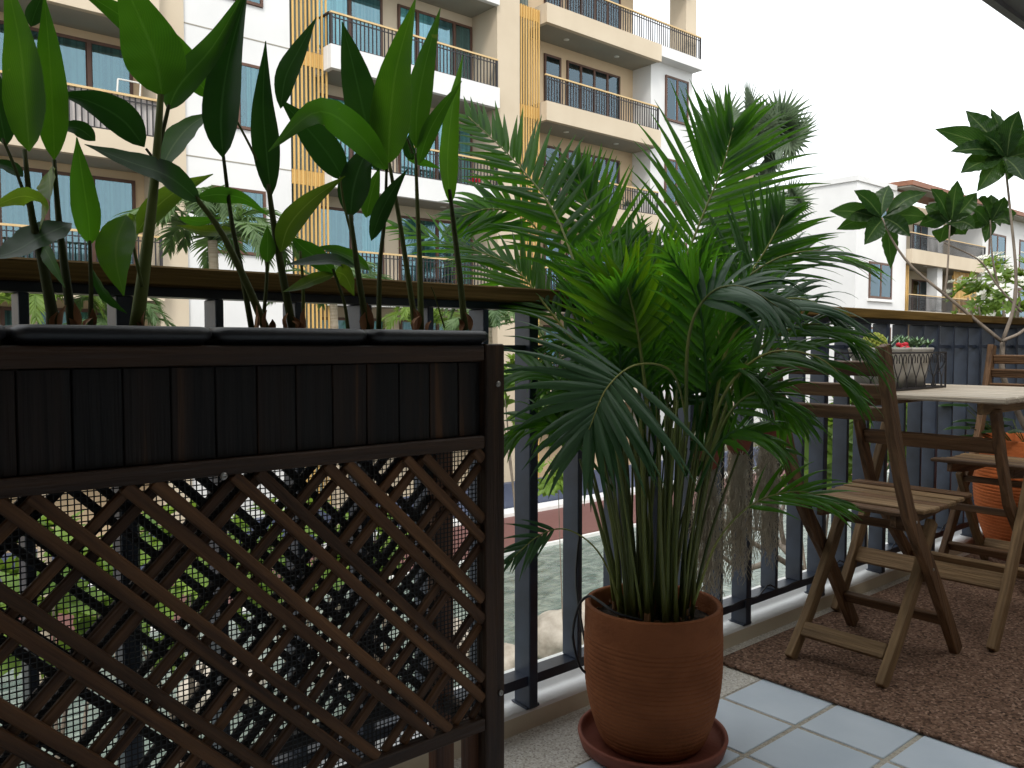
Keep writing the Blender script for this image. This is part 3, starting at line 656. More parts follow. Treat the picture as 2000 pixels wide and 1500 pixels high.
frond(palm, dp((1230, 880, 1.72), (1140, 700, 1.74), (1060, 590, 1.76), (1000, 520, 1.78), (905, 480, 1.8)), V((0, 0, 1)) + TC * .6, 18, 180 * u_, 6.5 * u_, 54, 20, .6, start=.34)
frond(palm, dp((1210, 870, 1.78), (1130, 640, 1.82), (1050, 450, 1.86), (970, 408, 1.88), (890, 425, 1.9)), TC + V((-.2, 0, .4)), 18, 165 * u_, 7.5 * u_, 60, 26, .8, start=.38)
frond(palm, dp((1260, 860, 1.78), (1230, 640, 1.82), (1190, 500, 1.85), (1150, 400, 1.88), (1125, 330, 1.9)), TC + V((.1, 0, .2)), 20, 185 * u_, 7.5 * u_, 50, 20, .2, start=.36)
frond(palm, dp((1350, 860, 1.70), (1400, 660, 1.74), (1450, 560, 1.78), (1500, 480, 1.80), (1530, 420, 1.82)), TC + V((-.1, 0, .3)), 18, 190 * u_, 7 * u_, 55, 20, .35, start=.36)
# long thin and low fronds, joined leaflets
frond(palm, dp((1215, 1180, 1.68), (1170, 1080, 1.66), (1110, 1035, 1.64), (1055, 1045, 1.63), (995, 1095, 1.62)), TC + V((0, 0, .3)), 7, 85 * u_, 4.5 * u_, 42, 12, .35, start=.6, rr=(.0022, .001), m='arecaf')
frond(palm, dp((1355, 1180, 1.62), (1400, 1060, 1.58), (1470, 985, 1.55), (1560, 960, 1.53), (1640, 985, 1.52)), TC * .6 + V((0, 0, .8)), 10, 125 * u_, 5 * u_, 40, 14, .55, start=.45, rr=(.0026, .001))
frond(palm, dp((1220, 900, 1.9), (1100, 640, 2.0), (1000, 560, 2.05), (880, 480, 2.1), (770, 440, 2.15)), TC + V((0, 0, .5)), 11, 140 * u_, 5 * u_, 40, 14, .35, start=.5, split=False, rr=(.003, .001))
frond(palm, dp((1200, 900, 1.62), (1130, 780, 1.6), (1050, 725, 1.6), (970, 745, 1.6)), V((0, 0, 1)) + TC * .4, 13, 130 * u_, 7 * u_, 60, 25, .8, split=False)
frond(palm, dp((1200, 960, 1.66), (1120, 860, 1.66), (1050, 820, 1.66), (985, 860, 1.66)), V((0, 0, 1)) + TC * .4, 12, 120 * u_, 7 * u_, 60, 25, .9, split=False)
frond(palm, dp((1360, 960, 1.6), (1410, 860, 1.56), (1470, 840, 1.54), (1540, 880, 1.52)), V((0, 0, 1)) + TC * .4, 10, 120 * u_, 7 * u_, 60, 25, .9, split=False)
for k in range(20):      # inner fronds filling the crown
    x0 = random.uniform(1170, 1400); dx = random.uniform(-170, 190); dd = random.uniform(-.16, .22); top = random.uniform(430, 620) if abs(dx) < 150 else random.uniform(520, 680)
    x1 = x0 + dx * .35
    frond(palm, dp((x0, 880, 1.7 + dd * .3), ((x0 + x1) / 2, 760, 1.7 + dd * .6), (x1, (top + 720) / 2 - 10, 1.7 + dd), (x0 + dx, top, 1.7 + dd * 1.5)), (TC + V((random.uniform(-.6, .6), random.uniform(-.6, .6), random.uniform(0, .8)))).normalized(), 17, random.uniform(140, 190) * u_, random.uniform(4.2, 6) * u_, 44, 14, random.uniform(.3, .8), split=False, start=.3)
for k in range(10):      # skirts of lower leaflets, deep inside
    x0 = random.uniform(1190, 1370); dx = random.choice((-1, 1)) * random.uniform(90, 190); dd = random.uniform(-.12, .16)
    y1 = random.uniform(680, 800)
    frond(palm, dp((x0, 930, 1.7 + dd * .5), (x0 + dx * .4, y1, 1.7 + dd), (x0 + dx * .8, y1 + random.uniform(-20, 20), 1.7 + dd * 1.2), (x0 + dx, y1 + random.uniform(20, 90), 1.7 + dd * 1.3)), (V((0, 0, 1)) + TC * random.uniform(.2, .9)).normalized(), 15, random.uniform(120, 165) * u_, random.uniform(5, 7) * u_, 58, 22, random.uniform(.6, 1.1), split=False, start=.28)
for k in range(88):      # canes
    a_ = random.uniform(0, 6.28); r_ = .082 * math.sqrt(random.random()); b0 = PC + V((r_ * math.cos(a_), r_ * math.sin(a_), RIM - .04))
    side = ((b0 - PC).dot(RT)) / .082
    top = atD(1280 + side * 145 + random.uniform(-40, 40), random.uniform(760, 900), 1.7 + (b0 - PC).dot(FW) * 1.6)
    mid = b0.lerp(top, .5) + V((random.uniform(-.008, .008), random.uniform(-.008, .008), 0)) - RT * side * .012
    pts = crom([b0, mid, top], 8); c = pts[0]; r0 = random.uniform(.0028, .0062); mb = MB(); mb.tube([p - c for p in pts], [r0 * (1 - .55 * i / 7) for i in range(8)], 7)
    mb.build('cane', 'cane', palm, True, Matrix.Translation(c))
    if k % 3 == 0:
        sh = MB(); h_ = random.uniform(.03, .09); e = pts[0].lerp(pts[2], h_ / .12 * .5); sh.tube([p - c for p in (pts[0], pts[0].lerp(e, .5), e)], [r0 * 1.35, r0 * 1.25, r0 * 1.05], 7); sh.build('dry_sheath', 'sheath', palm, True, Matrix.Translation(c))

# cables
def tubething(name, pts, r, m, label, cat, n=8, k=40):
    P = crom(pts, k); c = P[0]; mb = MB(); mb.tube([p - c for p in P], r, n); return tag(mb.build(name, m, None, True, Matrix.Translation(c)), label, cat)
tubething('irrigation_cable', [atD(1255, 1212, 1.62), atD(1205, 1198, 1.63), atD(1175, 1178, 1.66), atD(1150, 1164, 1.69), atD(1130, 1185, 1.71), atD(1119, 1240, 1.72), atD(1130, 1295, 1.72), atD(1146, 1314, 1.72), atD(1150, 1290, 1.74), atD(1138, 1230, 1.78), atD(1125, 1130, 1.86), atD(1134, 1020, 1.9)], .0028, 'cable', 'thin black cable looping out of the palm pot and up the railing', 'cable')
pts = []
for k in range(5, 24):
    xx = 1.209 + .1385 * k + .03; pts += [(xx, 1.318, .123), (xx + .05, 1.318, .127 + .02 * (k % 3 == 0)), (xx + .1, 1.318, .126)]
tubething('drip_hose', pts, .0022, 'cable', 'thin black hose lying along the bottom rail of the railing', 'hose', 6, 160)

# ================================================================== RUG
rg = MB(); rx0, rx1, ry0, ry1 = 1.815, 5.6, -.25, 1.285
rg.box((-(rx1 - rx0) / 2, -(ry1 - ry0) / 2, 0), ((rx1 - rx0) / 2, (ry1 - ry0) / 2, .0075))
ro = rg.build('rug', 'rug', None, M=Matrix.Translation(((rx0 + rx1) / 2, (ry0 + ry1) / 2, .0042)))
bv = ro.modifiers.new('bevel', 'BEVEL'); bv.width = .003; bv.segments = 3
tag(ro, 'coarse woven brown rug under the folding table and chairs', 'rug')

# ================================================================== FOLDING CHAIRS AND TABLE
def screw(p, parent, r=.0042, ax='X', sgn=1):
    mb = MB(); mb.lathe([(0, 0), (r, 0), (r * .9, .0015), (r * .5, .0025)], n=12)
    mb.build('screw', 'steel', parent, True, Matrix.Translation(p) @ Matrix.Rotation(rad(90), 4, 'X'))
def chair(T, label, back='chair', legm='chairl'):
    t = thing('folding_chair', T(2.15, 1.035, .012), label, 'chair', 'wooden folding chairs at the table')
    line = [(1.897, .850), (1.905, .81), (1.924, .747), (1.96, .635), (2.005, .52), (2.045, .44), (2.10, .365), (2.18, .272), (2.266, .155), (2.366, .013)]
    for y in (.889, 1.181): sweep('post', line, .040, .022, y, back, t, T)
    for y in (.9125, 1.1575): sweep('leg', [(1.972, .013), (2.07, .125), (2.16, .25), (2.245, .385)], .036, .021, y, legm, t, T)
    for z0, z1, u0, u1 in ((.777, .812, 1.914, 1.903), (.724, .757, 1.932, 1.92), (.668, .702, 1.95, 1.938)):
        beam('back_slat', T((u0 + u1) / 2, .9005, (z0 + z1) / 2), T((u0 + u1) / 2, 1.1695, (z0 + z1) / 2), z1 - z0, .014, back, t, V((1, 0, .25)))
    for k in range(7):
        u = 2.388 - k * .052; z = .4395 - .011 * math.sin(min(1, k / 5) * math.pi * .75) - (.004 if k > 5 else 0); wide = u > 2.075
        y0, y1 = (.874, 1.196) if u > 2.10 else (.902, 1.168)
        beam('seat_slat', T(u, y0, z), T(u, y1, z), .045, .012, legm if k % 3 else back, t, V((0, 0, 1)), .003)
    for y in (.936, 1.134): sweep('seat_rail', [(2.40, .418), (2.30, .408), (2.20, .402), (2.07, .405)], .032, .018, y, back, t, T)
    beam('rear_stretcher', T(2.02, .924, .085), T(2.02, 1.146, .085), .040, .016, legm, t, V((1, 0, -.8)))
    beam('front_stretcher', T(2.292, .9005, .115), T(2.292, 1.1695, .115), .034, .016, back, t, V((1, 0, .6)))
    beam('pivot_bar', T(2.235, .924, .36), T(2.235, 1.146, .36), .022, .016, back, t, V((1, 0, 0)))
    for u, z in ((2.07, .412), (2.175, .275)): screw(T(u, .8778, z), t)
    return t
chair(lambda u, y, z: V((u, y, z)), 'nearer wooden folding chair with its slatted back towards the palm')
chair(lambda u, y, z: V((5.46 - u, y + .055, z)), 'farther wooden folding chair behind the table in front of the orange pot')

tb = thing('folding_table', (2.74, 1.04, .012), 'small wooden folding table with pale slatted top between the chairs', 'table')
for k in range(8):
    x = 2.431 + k * .0885; beam('table_slat', (x, .79, .7015), (x, 1.30, .7015), .080, .017, 'ttop', tb, V((0, 0, 1)), .004)
ID = lambda u, y, z: V((u, y, z))
for y in (.868, 1.222): beam('top_rail', (2.43, y, .676), (3.04, y, .676), .034, .018, 'chairl', tb)
for y in (.826, 1.276): sweep('leg', [(2.440, .013), (2.55, .18), (2.65, .365), (2.75, .56), (2.80, .664)], .040, .022, y, 'chairl', tb, ID)
for y in (.849, 1.246): sweep('leg', [(2.487, .668), (2.535, .54), (2.60, .40), (2.78, .22), (3.015, .013)], .038, .021, y, 'chair', tb, ID)
beam('stretcher', (2.552, .838, .178), (2.552, 1.264, .178), .05, .016, 'chairl', tb, V((1, 0, -.6)))
beam('stretcher', (2.522, .861, .566), (2.522, 1.234, .566), .044, .016, 'chair', tb, V((1, 0, .4)))
beam('stretcher', (2.89, .861, .13), (2.89, 1.234, .13), .044, .016, 'chairl', tb, V((1, 0, .8)))
beam('pivot_bar', (2.64, .861, .36), (2.64, 1.234, .36), .02, .016, 'chair', tb, V((1, 0, 0)))

# ------------------------------------------------------------------ wire basket with bowls
BX0, BX1, BY0, BY1, BZ0, BZ1 = 2.405, 2.845, 1.125, 1.275, .7105, .826
bk = thing('wire_basket', ((BX0 + BX1) / 2, 1.2, .711), 'black wire basket with heart scroll sides standing on the folding table', 'basket')
fr_ = MB()
for z in (BZ0 + .004, BZ1):
    fr_.tube([(BX0, BY0, z), (BX1, BY0, z), (BX1, BY1, z), (BX0, BY1, z), (BX0, BY0, z)], .0032, 6)
for x, y in ((BX0, BY0), (BX1, BY0), (BX1, BY1), (BX0, BY1)): fr_.tube([(x, y, BZ0), (x, y, BZ1)], .0032, 6)
fr_.build('frame', 'iron', bk)
box('base', (BX0 + .003, BY0 + .003, BZ0), (BX1 - .003, BY1 - .003, BZ0 + .0035), 'iron', bk)
def scrollside(p0, p1, n):
    X = (p1 - p0) / n; Wd = X.length; X = X.normalized(); h = BZ1 - BZ0
    for k in range(n):
        c = p0 + X * Wd * (k + .5)
        for s in (-1, 1):
            pts = [c + X * s * Wd * .04 + V((0, 0, h * .08)), c + X * s * Wd * .10 + V((0, 0, h * .03)), c + X * s * Wd * .02 + V((0, 0, h * .30)), c + X * s * Wd * .30 + V((0, 0, h * .55)), c + X * s * Wd * .46 + V((0, 0, h * .78)), c + X * s * Wd * .30 + V((0, 0, h * .96)), c + X * s * Wd * .12 + V((0, 0, h * .86)), c + X * s * Wd * .16 + V((0, 0, h * .72))]
            P = crom(pts, 26); mb = MB(); mb.tube([p - c for p in P], .0016, 5); mb.build('scroll', 'iron', bk, True, Matrix.Translation(c))
scrollside(V((BX0, BY0, BZ0)), V((BX1, BY0, BZ0)), 7); scrollside(V((BX1, BY0, BZ0)), V((BX1, BY1, BZ0)), 2); scrollside(V((BX0, BY0, BZ0)), V((BX0, BY1, BZ0)), 2)
def bowl(x, r, label):
    mb = MB(); mb.lathe([(0, 0), (r * .62, 0), (r * .78, .05), (r * .86, .09), (r * .98, .104), (r, .116), (r * 1.04, .120), (r * 1.04, .126), (r * .97, .127), (r * .94, .118), (r * .92, .112), (0, .114)], n=36)
    o = mb.build('plant_bowl', 'bowl', None, True, Matrix.Translation((x, 1.2, BZ0 + .0045))); return tag(o, label, 'bowl', 'grey bowls in the wire basket')
bowl(2.478, .062, 'grey ceramic bowl holding the yellow green ball cactus'); bowl(2.61, .060, 'grey ceramic bowl holding the small red cactus'); bowl(2.755, .066, 'grey ceramic bowl holding the leafy succulent')
BT = BZ0 + .118
bc = thing('ball_cactus', (2.478, 1.2, BT), 'yellow green knobbly ball cactus in a grey bowl', 'cactus')
for k in range(90):
    g_ = k * 2.39996; zz = 1 - 2 * (k + .5) / 90
    if zz < -.5: continue
    rr_ = math.sqrt(1 - zz * zz); c = V((2.478, 1.19, BT + .026)) + V((rr_ * math.cos(g_), rr_ * math.sin(g_), zz * .9)) * .033
    if k == 0:
        mb = MB(); mb.lathe([(0, -.006), (.004, -.005), (.0062, 0), (.004, .005), (0, .006)], n=8); o0 = mb.build('knob', 'ball', bc, True, Matrix.Translation(c)); 
    else: inst('knob', o0.data, bc, Matrix.Translation(c))
mb = MB(); mb.lathe([(0, -.03), (.022, -.024), (.033, 0), (.022, .024), (0, .03)], n=20); mb.build('body', 'ball', bc, True, Matrix.Translation((2.478, 1.19, BT + .026)))
def rosette(name, c, n, L, W, m, label, cat, up=.5, part='leaf'):
    t = thing(name, c, label, cat)
    for k in range(n):
        g_ = k * 2.39996; e = up + .5 * (1 - k / n); d = V((math.cos(g_), math.sin(g_), e)).normalized(); mb = MB()
        leaflet(mb, V((0, 0, 0)), d, V((0, 0, 1)) - d * d.z + d * .01, L * random.uniform(.8, 1.1), W, .1, 6, .7); mb.build(part, m, t, True, Matrix.Translation(c))
    return t
rosette('agave', V((2.545, 1.2, BT)), 9, .085, .008, 'agave', 'grey green pointed agave leaves beside the ball cactus', 'agave', .6)
rosette('flat_cactus', V((2.60, 1.19, BT)), 5, .06, .014, 'agave', 'flat green padded cactus between the agave and the red cactus', 'cactus', .2, 'pad')
rc = thing('red_cactus', (2.64, 1.175, BT), 'small bright red grafted cactus in the middle grey bowl', 'cactus')
for k in range(7):
    mb = MB(); mb.lathe([(0, -.008), (.007, -.005), (.009, 0), (.007, .005), (0, .008)], n=10); mb.build('knob', 'red', rc, True, Matrix.Translation(V((2.64, 1.175, BT + .014)) + V((random.uniform(-.012, .012), random.uniform(-.012, .012), random.uniform(-.008, .012)))))
su = thing('succulent', (2.755, 1.2, BT), 'leafy pale green succulent in the right hand grey bowl', 'succulent')
for q in range(9):
    c = V((2.755 + random.uniform(-.045, .045), 1.2 + random.uniform(-.04, .03), BT + random.uniform(.012, .035)))
    mb = MB()
    for k in range(12):
        g_ = k * 2.39996; d = V((math.cos(g_), math.sin(g_), .5 + .7 * k / 12)).normalized(); leaflet(mb, V((0, 0, 0)), d, V((0, 0, 1)) - d * d.z + d * .01, .03, .0055, 0, 5, .8)
    mb.tube([V((0, 0, 0)), V((0, 0, -c.z + BT))], .003, 5)
    mb.build('rosette', 'succ', su, True, Matrix.Translation(c))

# ------------------------------------------------------------------ hanging pots with moss on the railing
for (x, dz, ln, lab) in ((1.745, -.03, .36, 'small clay pot hanging nearest the palm'), (1.885, 0, .36, 'small clay pot hanging in the middle of three'), (2.025, .012, .34, 'small clay pot hanging nearest the folding chair')):
    c = V((x, 1.268, .555 + dz)); t = thing('hanging_pot', c, lab + ' on the railing', 'pot', 'small clay pots hung on the railing')
    mb = MB(); mb.lathe([(0, 0), (.016, .002), (.028, .016), (.034, .036), (.036, .052), (.036, .060), (.031, .060), (.029, .045), (0, .045)], n=28); mb.build('pot_body', 'saucer', t, True, Matrix.Translation(c))
    mb = MB(); mb.tube([c + V((-.036, 0, .055)) - c, V((0, .03, .2)), V((.0, .066, .287)), V((.01, .07, .285))], .0011, 5); mb.tube([V((.036, 0, .055)), V((0, .03, .2))], .0011, 5); mb.build('wire_hanger', 'iron', t, False, Matrix.Translation(c))
    # moss: very many thin curled strands, one plant
    mb = MB(); rs = random.Random(int(x * 1000))
    for k in range(260):
        p = V((rs.gauss(0, .013), rs.gauss(0, .010), rs.uniform(-.01, .035))); L = ln * rs.uniform(.25, 1) ** .8; st = 20; P = [p]; ph = rs.uniform(0, 6.28); am = rs.uniform(.003, .008)
        drift = V((rs.gauss(0, .0012), rs.gauss(0, .0008), 0))
        for i in range(st):
            p = p + V((rs.gauss(0, .002) + am * math.cos(ph + i * 1.7), rs.gauss(0, .002) + am * math.sin(ph + i * 1.3), -L / st)) + drift; P.append(p.copy())
        mb.tube(P, .0008, 3, False)
    mo = mb.build('spanish_moss', 'moss', None, False, Matrix.Translation(c)); tag(mo, 'grey spanish moss trailing from the ' + lab.replace('small clay pot hanging ', 'clay pot '), 'moss', 'moss hanging below the clay pots')
    mb = MB()
    for k in range(16):
        g_ = k * 2.4; d = V((math.cos(g_) * .7, math.sin(g_) * .7, .9)).normalized(); leaflet(mb, V((0, 0, .05)), d, V((0, 0, 1)) - d * d.z + d * .01, rs.uniform(.05, .1), .0022, .8, 6)
    tag(mb.build('air_plant', 'succ', None, True, Matrix.Translation(c)), 'wispy air plant growing in the ' + lab.replace('small clay pot hanging ', 'clay pot '), 'plant', 'air plants in the small hanging pots')

# ------------------------------------------------------------------ far orange pot with the broad-leaved tree
C2 = V((3.70, 1.115, 0))
mb = MB(); mb.lathe([(0, 0), (.165, 0), (.192, .008), (.203, .045), (.196, .047), (.186, .02), (0, .016)], n=56); tag(mb.build('pot_saucer', 'saucer', None, True, Matrix.Translation(C2 + V((0, 0, .004)))), 'red clay saucer under the far orange pot', 'saucer')
p2 = thing('flower_pot', C2 + V((0, 0, .021)), 'big bright orange ribbed terracotta pot behind the farther chair', 'pot')
mb = MB(); mb.lathe(potprof(.46, .205, .215, .135, 34, .04, .80, .016), n=80); mb.build('pot_body', 'terra2', p2, True, Matrix.Translation(C2 + V((0, 0, .021))))
mb = MB(); mb.lathe([(0, -.03), (.185, -.03), (.186, -.005), (0, .004)], n=32); mb.build('soil', 'soil', p2, True, Matrix.Translation(C2 + V((0, 0, .45))))
tr = thing('potted_tree', C2 + V((0, 0, .44)), 'young tree with bare forked branches and rosettes of broad wavy leaves', 'tree')
TD = (C2 - EYE).dot(FW)
def tp(l, dy=0): return [atD(x, y, TD + dy) for x, y in l]
def branch(l, r0, r1, dy=0):
    P = crom(tp(l, dy), 14); c = P[0]; mb = MB(); mb.tube([p - c for p in P], [r0 + (r1 - r0) * i / 13 for i in range(14)], 7); mb.build('branch', 'bark', tr, True, Matrix.Translation(c))
P0 = crom([C2 + V((0, 0, .44)), atD(1962, 745, TD), atD(1958, 668, TD)], 10); mb = MB(); mb.tube([p - P0[0] for p in P0], [.013 - .003 * i / 9 for i in range(10)], 8); mb.build('trunk', 'bark', tr, True, Matrix.Translation(P0[0]))
branch([(1958, 668), (1905, 625), (1845, 575), (1785, 525), (1748, 478), (1722, 425)], .008, .0035)
branch([(1845, 575), (1851, 520), (1855, 440)], .0045, .003)
branch([(1958, 666), (1980, 600), (1984, 530), (1974, 420), (1962, 310)], .008, .004)
branch([(1995, 610), (1950, 560), (1912, 508), (1845, 475)], .0045, .003, .05)
branch([(1950, 560), (1938, 500), (1934, 430)], .004, .003, .05)
branch([(1958, 666), (2005, 640), (2060, 560), (2075, 450)], .007, .004, -.03)
def tleaf(b, tip, hw, dy=0, bend=None):
    mx_ = ((b[0] + tip[0]) / 2 + random.uniform(-5, 5), (b[1] + tip[1]) / 2 - random.uniform(3, 10))
    dd = random.uniform(-.09, .09)
    leaf(tr, [b, mx_, tip], hw, 'plum', (dy, dy + dd), random.uniform(-38, 38), cup=.22, wave=.09, dep=TD, n=25, blunt=.95)
ROS = [((1724, 428), [(1620, 412), (1634, 448), (1668, 372), (1736, 362), (1810, 376), (1812, 424), (1740, 526), (1688, 478), (1778, 462)], 25, 0),
       ((1855, 432), [(1818, 368), (1870, 352), (1908, 376), (1905, 446), (1806, 402), (1836, 474), (1886, 458), (1795, 440)], 24, 0),
       ((1934, 434), [(1910, 388), (1936, 380), (1962, 384), (1986, 416), (1880, 448), (1924, 474), (1975, 440), (1900, 410)], 19, .05),
       ((1964, 305), [(1826, 252), (1886, 216), (1935, 212), (1856, 296), (1876, 338), (1908, 374), (1990, 216), (2010, 262), (2000, 352), (2030, 300), (1945, 238), (1920, 262), (1968, 352), (1900, 250), (1985, 300)], 27, 0),
       ((2072, 445), [(2000, 410), (2010, 460), (2090, 380), (2140, 430), (2060, 520), (2120, 490)], 25, -.03)]
for b, tips, hw, dy in ROS:
    for tpx in tips: tleaf((b[0] + random.uniform(-5, 5), b[1] + random.uniform(-6, 6)), tpx, hw * random.uniform(.75, 1.05), dy)
# low leafy plants in the same pot
lp = thing('leafy_pot_plant', C2 + V((0, 0, .45)), 'dark leafy plant spreading round the foot of the young tree', 'plant')
for k in range(34):
    a_ = random.uniform(0, 6.28); d = V((math.cos(a_), math.sin(a_), random.uniform(.3, 1.6))).normalized(); b0 = C2 + V((.1 * math.cos(a_), .1 * math.sin(a_), .45)); e = b0 + d * random.uniform(.06, .26)
    mb = MB(); mb.tube([V((0, 0, 0)), e - b0], .0018, 5); st = mb.build('stem', 'stalk', lp, True, Matrix.Translation(b0))
    mb = MB(); leaflet(mb, V((0, 0, 0)), V((math.cos(a_), math.sin(a_), .1)), V((0, 0, 1)), random.uniform(.10, .17), .028, .7, 9, .6); mb.build('leaf', 'plum', lp, True, Matrix.Translation(e))

# ================================================================== APARTMENT BUILDING ACROSS THE POOL
PIT = 3.15; SOF = [11.4 - PIT * k for k in range(5)]       # underside of each balcony slab
ab = thing('apartment_building', (14, 21, GZ), 'cream and white apartment block with stacked balconies and yellow slat screens', 'building')
def P_(name, a, b, m): return box(name, a, b, m, ab)
ROOF = 15.6
P_('back_wall', (-8, 21.4, GZ - .2), (6.42, 21.7, ROOF), 'ochre')
P_('back_wall', (10.97, 21.4, GZ - .2), (16.64, 21.7, ROOF), 'beige')
P_('back_wall', (18.62, 21.4, GZ - .2), (24.47, 21.7, ROOF), 'ochre')
P_('pillar', (6.42, 20.35, GZ - .2), (7.09, 23, ROOF), 'beige')
P_('white_wall', (7.09, 20.42, GZ - .2), (9.84, 23, ROOF), 'plaster')
P_('screen_wall', (9.84, 21.05, GZ - .2), (10.97, 23, ROOF), 'dcurtain')
P_('column', (16.64, 20.12, GZ - .2), (17.57, 23, ROOF), 'beige')
P_('screen_wall', (17.57, 20.9, GZ - .2), (18.62, 23, ROOF), 'dcurtain')
P_('end_wall', (24.47, 20.5, GZ - .2), (27.0, 23, 12.02), 'plaster')
P_('core', (-8, 23.01, GZ - .2), (26.95, 30, 12.0), 'plaster')
P_('core', (-8, 21.71, 12.1), (24.4, 30, ROOF), 'plaster')
for x0, x1, m in ((7.09, 9.84, 'coping'),):
    for z in SOF: P_('wall_groove', (x0, 20.412, z + .33), (x1 - .003, 20.4195, z + .36), 'soffit')
def window(x0, x1, z0, z1, y, nsplit=2, cm='curtain', fw_=.075, sill=False):
    w_ = box('window', (x0 - .01, y - .012, z0 - .01), (x1 + .01, y - .006, z1 + .01), 'brown', ab)
    # frame bars
    fb = MB(); fb.box((x0, y - .06, z0), (x0 + fw_, y - .013, z1)); fb.box((x1 - fw_, y - .06, z0), (x1, y - .013, z1)); fb.box((x0 + fw_, y - .058, z1 - fw_), (x1 - fw_, y - .013, z1)); fb.box((x0 + fw_, y - .058, z0), (x1 - fw_, y - .013, z0 + fw_))
    for k in range(1, nsplit):
        xx = x0 + (x1 - x0) * k / nsplit; fb.box((xx - fw_ * .6, y - .056, z0 + fw_), (xx + fw_ * .6, y - .013, z1 - fw_))
    fb.build('frame', 'brown', w_)
    for k in range(nsplit):
        xa = x0 + (x1 - x0) * k / nsplit + fw_; xb = x0 + (x1 - x0) * (k + 1) / nsplit - fw_
        box('pane', (xa, y - .036, z0 + fw_), (xb, y - .032, z1 - fw_), 'pane', w_)
        c_ = cm if random.random() < .75 else ('dcurtain' if cm == 'curtain' else 'curtain'); gap = random.choice((0, 0, .12, .3)) * (xb - xa)
        box('curtain', (xa + gap, y - .026, z0 + fw_), (xb, y - .022, z1 - fw_), c_, w_)
    if sill: box('sill', (x0 - .12, y - .14, z0 - .16), (x1 + .12, y - .001, z0 - .02), 'coping', w_)
    return w_
def rail(pts, z0, z1, step=.125, m='iron'):
    r = MB()
    hr = box('balcony_railing', (pts[0][0] - .03, pts[0][1] - .035, z1 - .05), (pts[-1][0] + .03, pts[-1][1] + .035, z1), 'handr', ab)
    (xa, ya), (xb, yb) = pts
    r.box((xa, ya - .015, z1 - .16), (xb, ya + .015, z1 - .135)); r.box((xa, ya - .015, z0 + .03), (xb, ya + .015, z0 + .055)); n_ = int((xb - xa) / step)
    for k in range(n_ + 1):
        x = xa + (xb - xa) * k / n_; r.box((x - .014, ya - .0139, z0), (x + .014, ya + .0139, z1 - .051))
    for x in (xa, xb): r.box((x - .03, ya - .03, z0), (x + .03, ya + .03, z1 - .052))
    r.build('baluster_row', m, hr)
    return hr
def sidebars(x, y0, y1, z0, z1):
    r = MB(); k = y0
    while k < y1: r.box((x - .012, k - .012, z0), (x + .012, k + .012, z1 - .05)); k += .125
    r.box((x - .03, y0, z1 - .05), (x + .03, y1, z1)); r.build('side_railing', 'iron', ab)
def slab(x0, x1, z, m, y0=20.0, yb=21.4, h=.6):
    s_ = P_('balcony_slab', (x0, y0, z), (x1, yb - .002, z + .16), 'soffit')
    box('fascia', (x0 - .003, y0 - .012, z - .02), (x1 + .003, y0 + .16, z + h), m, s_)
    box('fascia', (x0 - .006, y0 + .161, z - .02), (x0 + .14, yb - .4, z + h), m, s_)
    for q in range(2):
        xx = x0 + (x1 - x0) * (.28 + .44 * q); mb = MB(); mb.lathe([(0, 0), (.10, 0), (.10, .012), (.075, .014), (0, .010)], n=20); mb.build('downlight', 'frost', s_, True, Matrix.Translation((xx, 20.75, z - .014)))
for k, z in enumerate(SOF):
    zt = z + .6; zr = z + 1.5
    # left bay
    slab(-8, 6.41, z - .05, 'beige', 20.0); rail([(-8, 20.1), (6.38, 20.1)], zt - .05, zr - .05)
    window(3.3, 6.2, z + .15, z + 2.9, 21.4, 3, 'dcurtain'); window(-.5, 2.6, z + .15, z + 2.9, 21.4, 3, 'curtain')
    # middle bay
    slab(10.8, 16.63, z, 'plaster'); rail([(10.88, 20.1), (16.6, 20.1)], zt, zr); 
    sidebars(10.86, 20.16, 20.7, zt, zr)
    window(11.05, 13.25, z + .16, z + 2.84, 21.4, 2, 'curtain'); window(13.8, 16.6, z + .16, z + 2.84, 21.4, 4, 'curtain')
    # right bay (its top storey runs on over the end wall)
    xr_ = 27.0 if k == 0 else 24.46
    slab(18.63, 24.46, z, 'beige'); rail([(18.7, 20.1), (xr_ - .05, 20.1)], zt, zr)
    if k == 0: P_('roof_terrace', (24.47, 20.0, z + .2), (27.0, 20.498, z + .6), 'plaster')
    window(19.8, 20.6, z + .16, z + 2.75, 21.4, 1); window(20.9, 23.7, z + .16, z + 2.75, 21.4, 4)
    if k: window(25.3, 26.7, z + 1.25, z + 2.95, 20.5, 2, 'curtain', sill=False)
    # windows in the white wall
    if k < 4: window(7.72, 9.1, z + 1.2, z + 2.85, 20.42, 2, 'dcurtain', .07)
    # slat screens
    for xa, xb, yy, ns in ((9.86, 10.94, 20.4, 9), (17.6, 18.6, 20.28, 9), (2.75, 3.2, 21.0, 4)):
        sc2 = P_('slat_screen', (xa, yy + .02, z + .02), (xb, yy + .08, z + .40), 'yslat')
        for q in range(ns):
            x = xa + (xb - xa) * (q + .3) / ns
            if q == 0: s0 = box('slat', (x, yy - .012, z - 2.75), (x + .05, yy + .018, z + .41), 'yslat', sc2)
            else: inst('slat', s0.data, sc2, Matrix.Translation((x + .025, yy + .003, z - 1.17)))
for z in SOF[:1]:
    P_('roof_slab', (18.63, 19.9, z + 3.3), (26.2, 21.39, z + 3.6), 'soffit'); P_('terrace_column', (26.3, 20.3, z + .61), (26.95, 21.1, z + 3.29), 'beige')
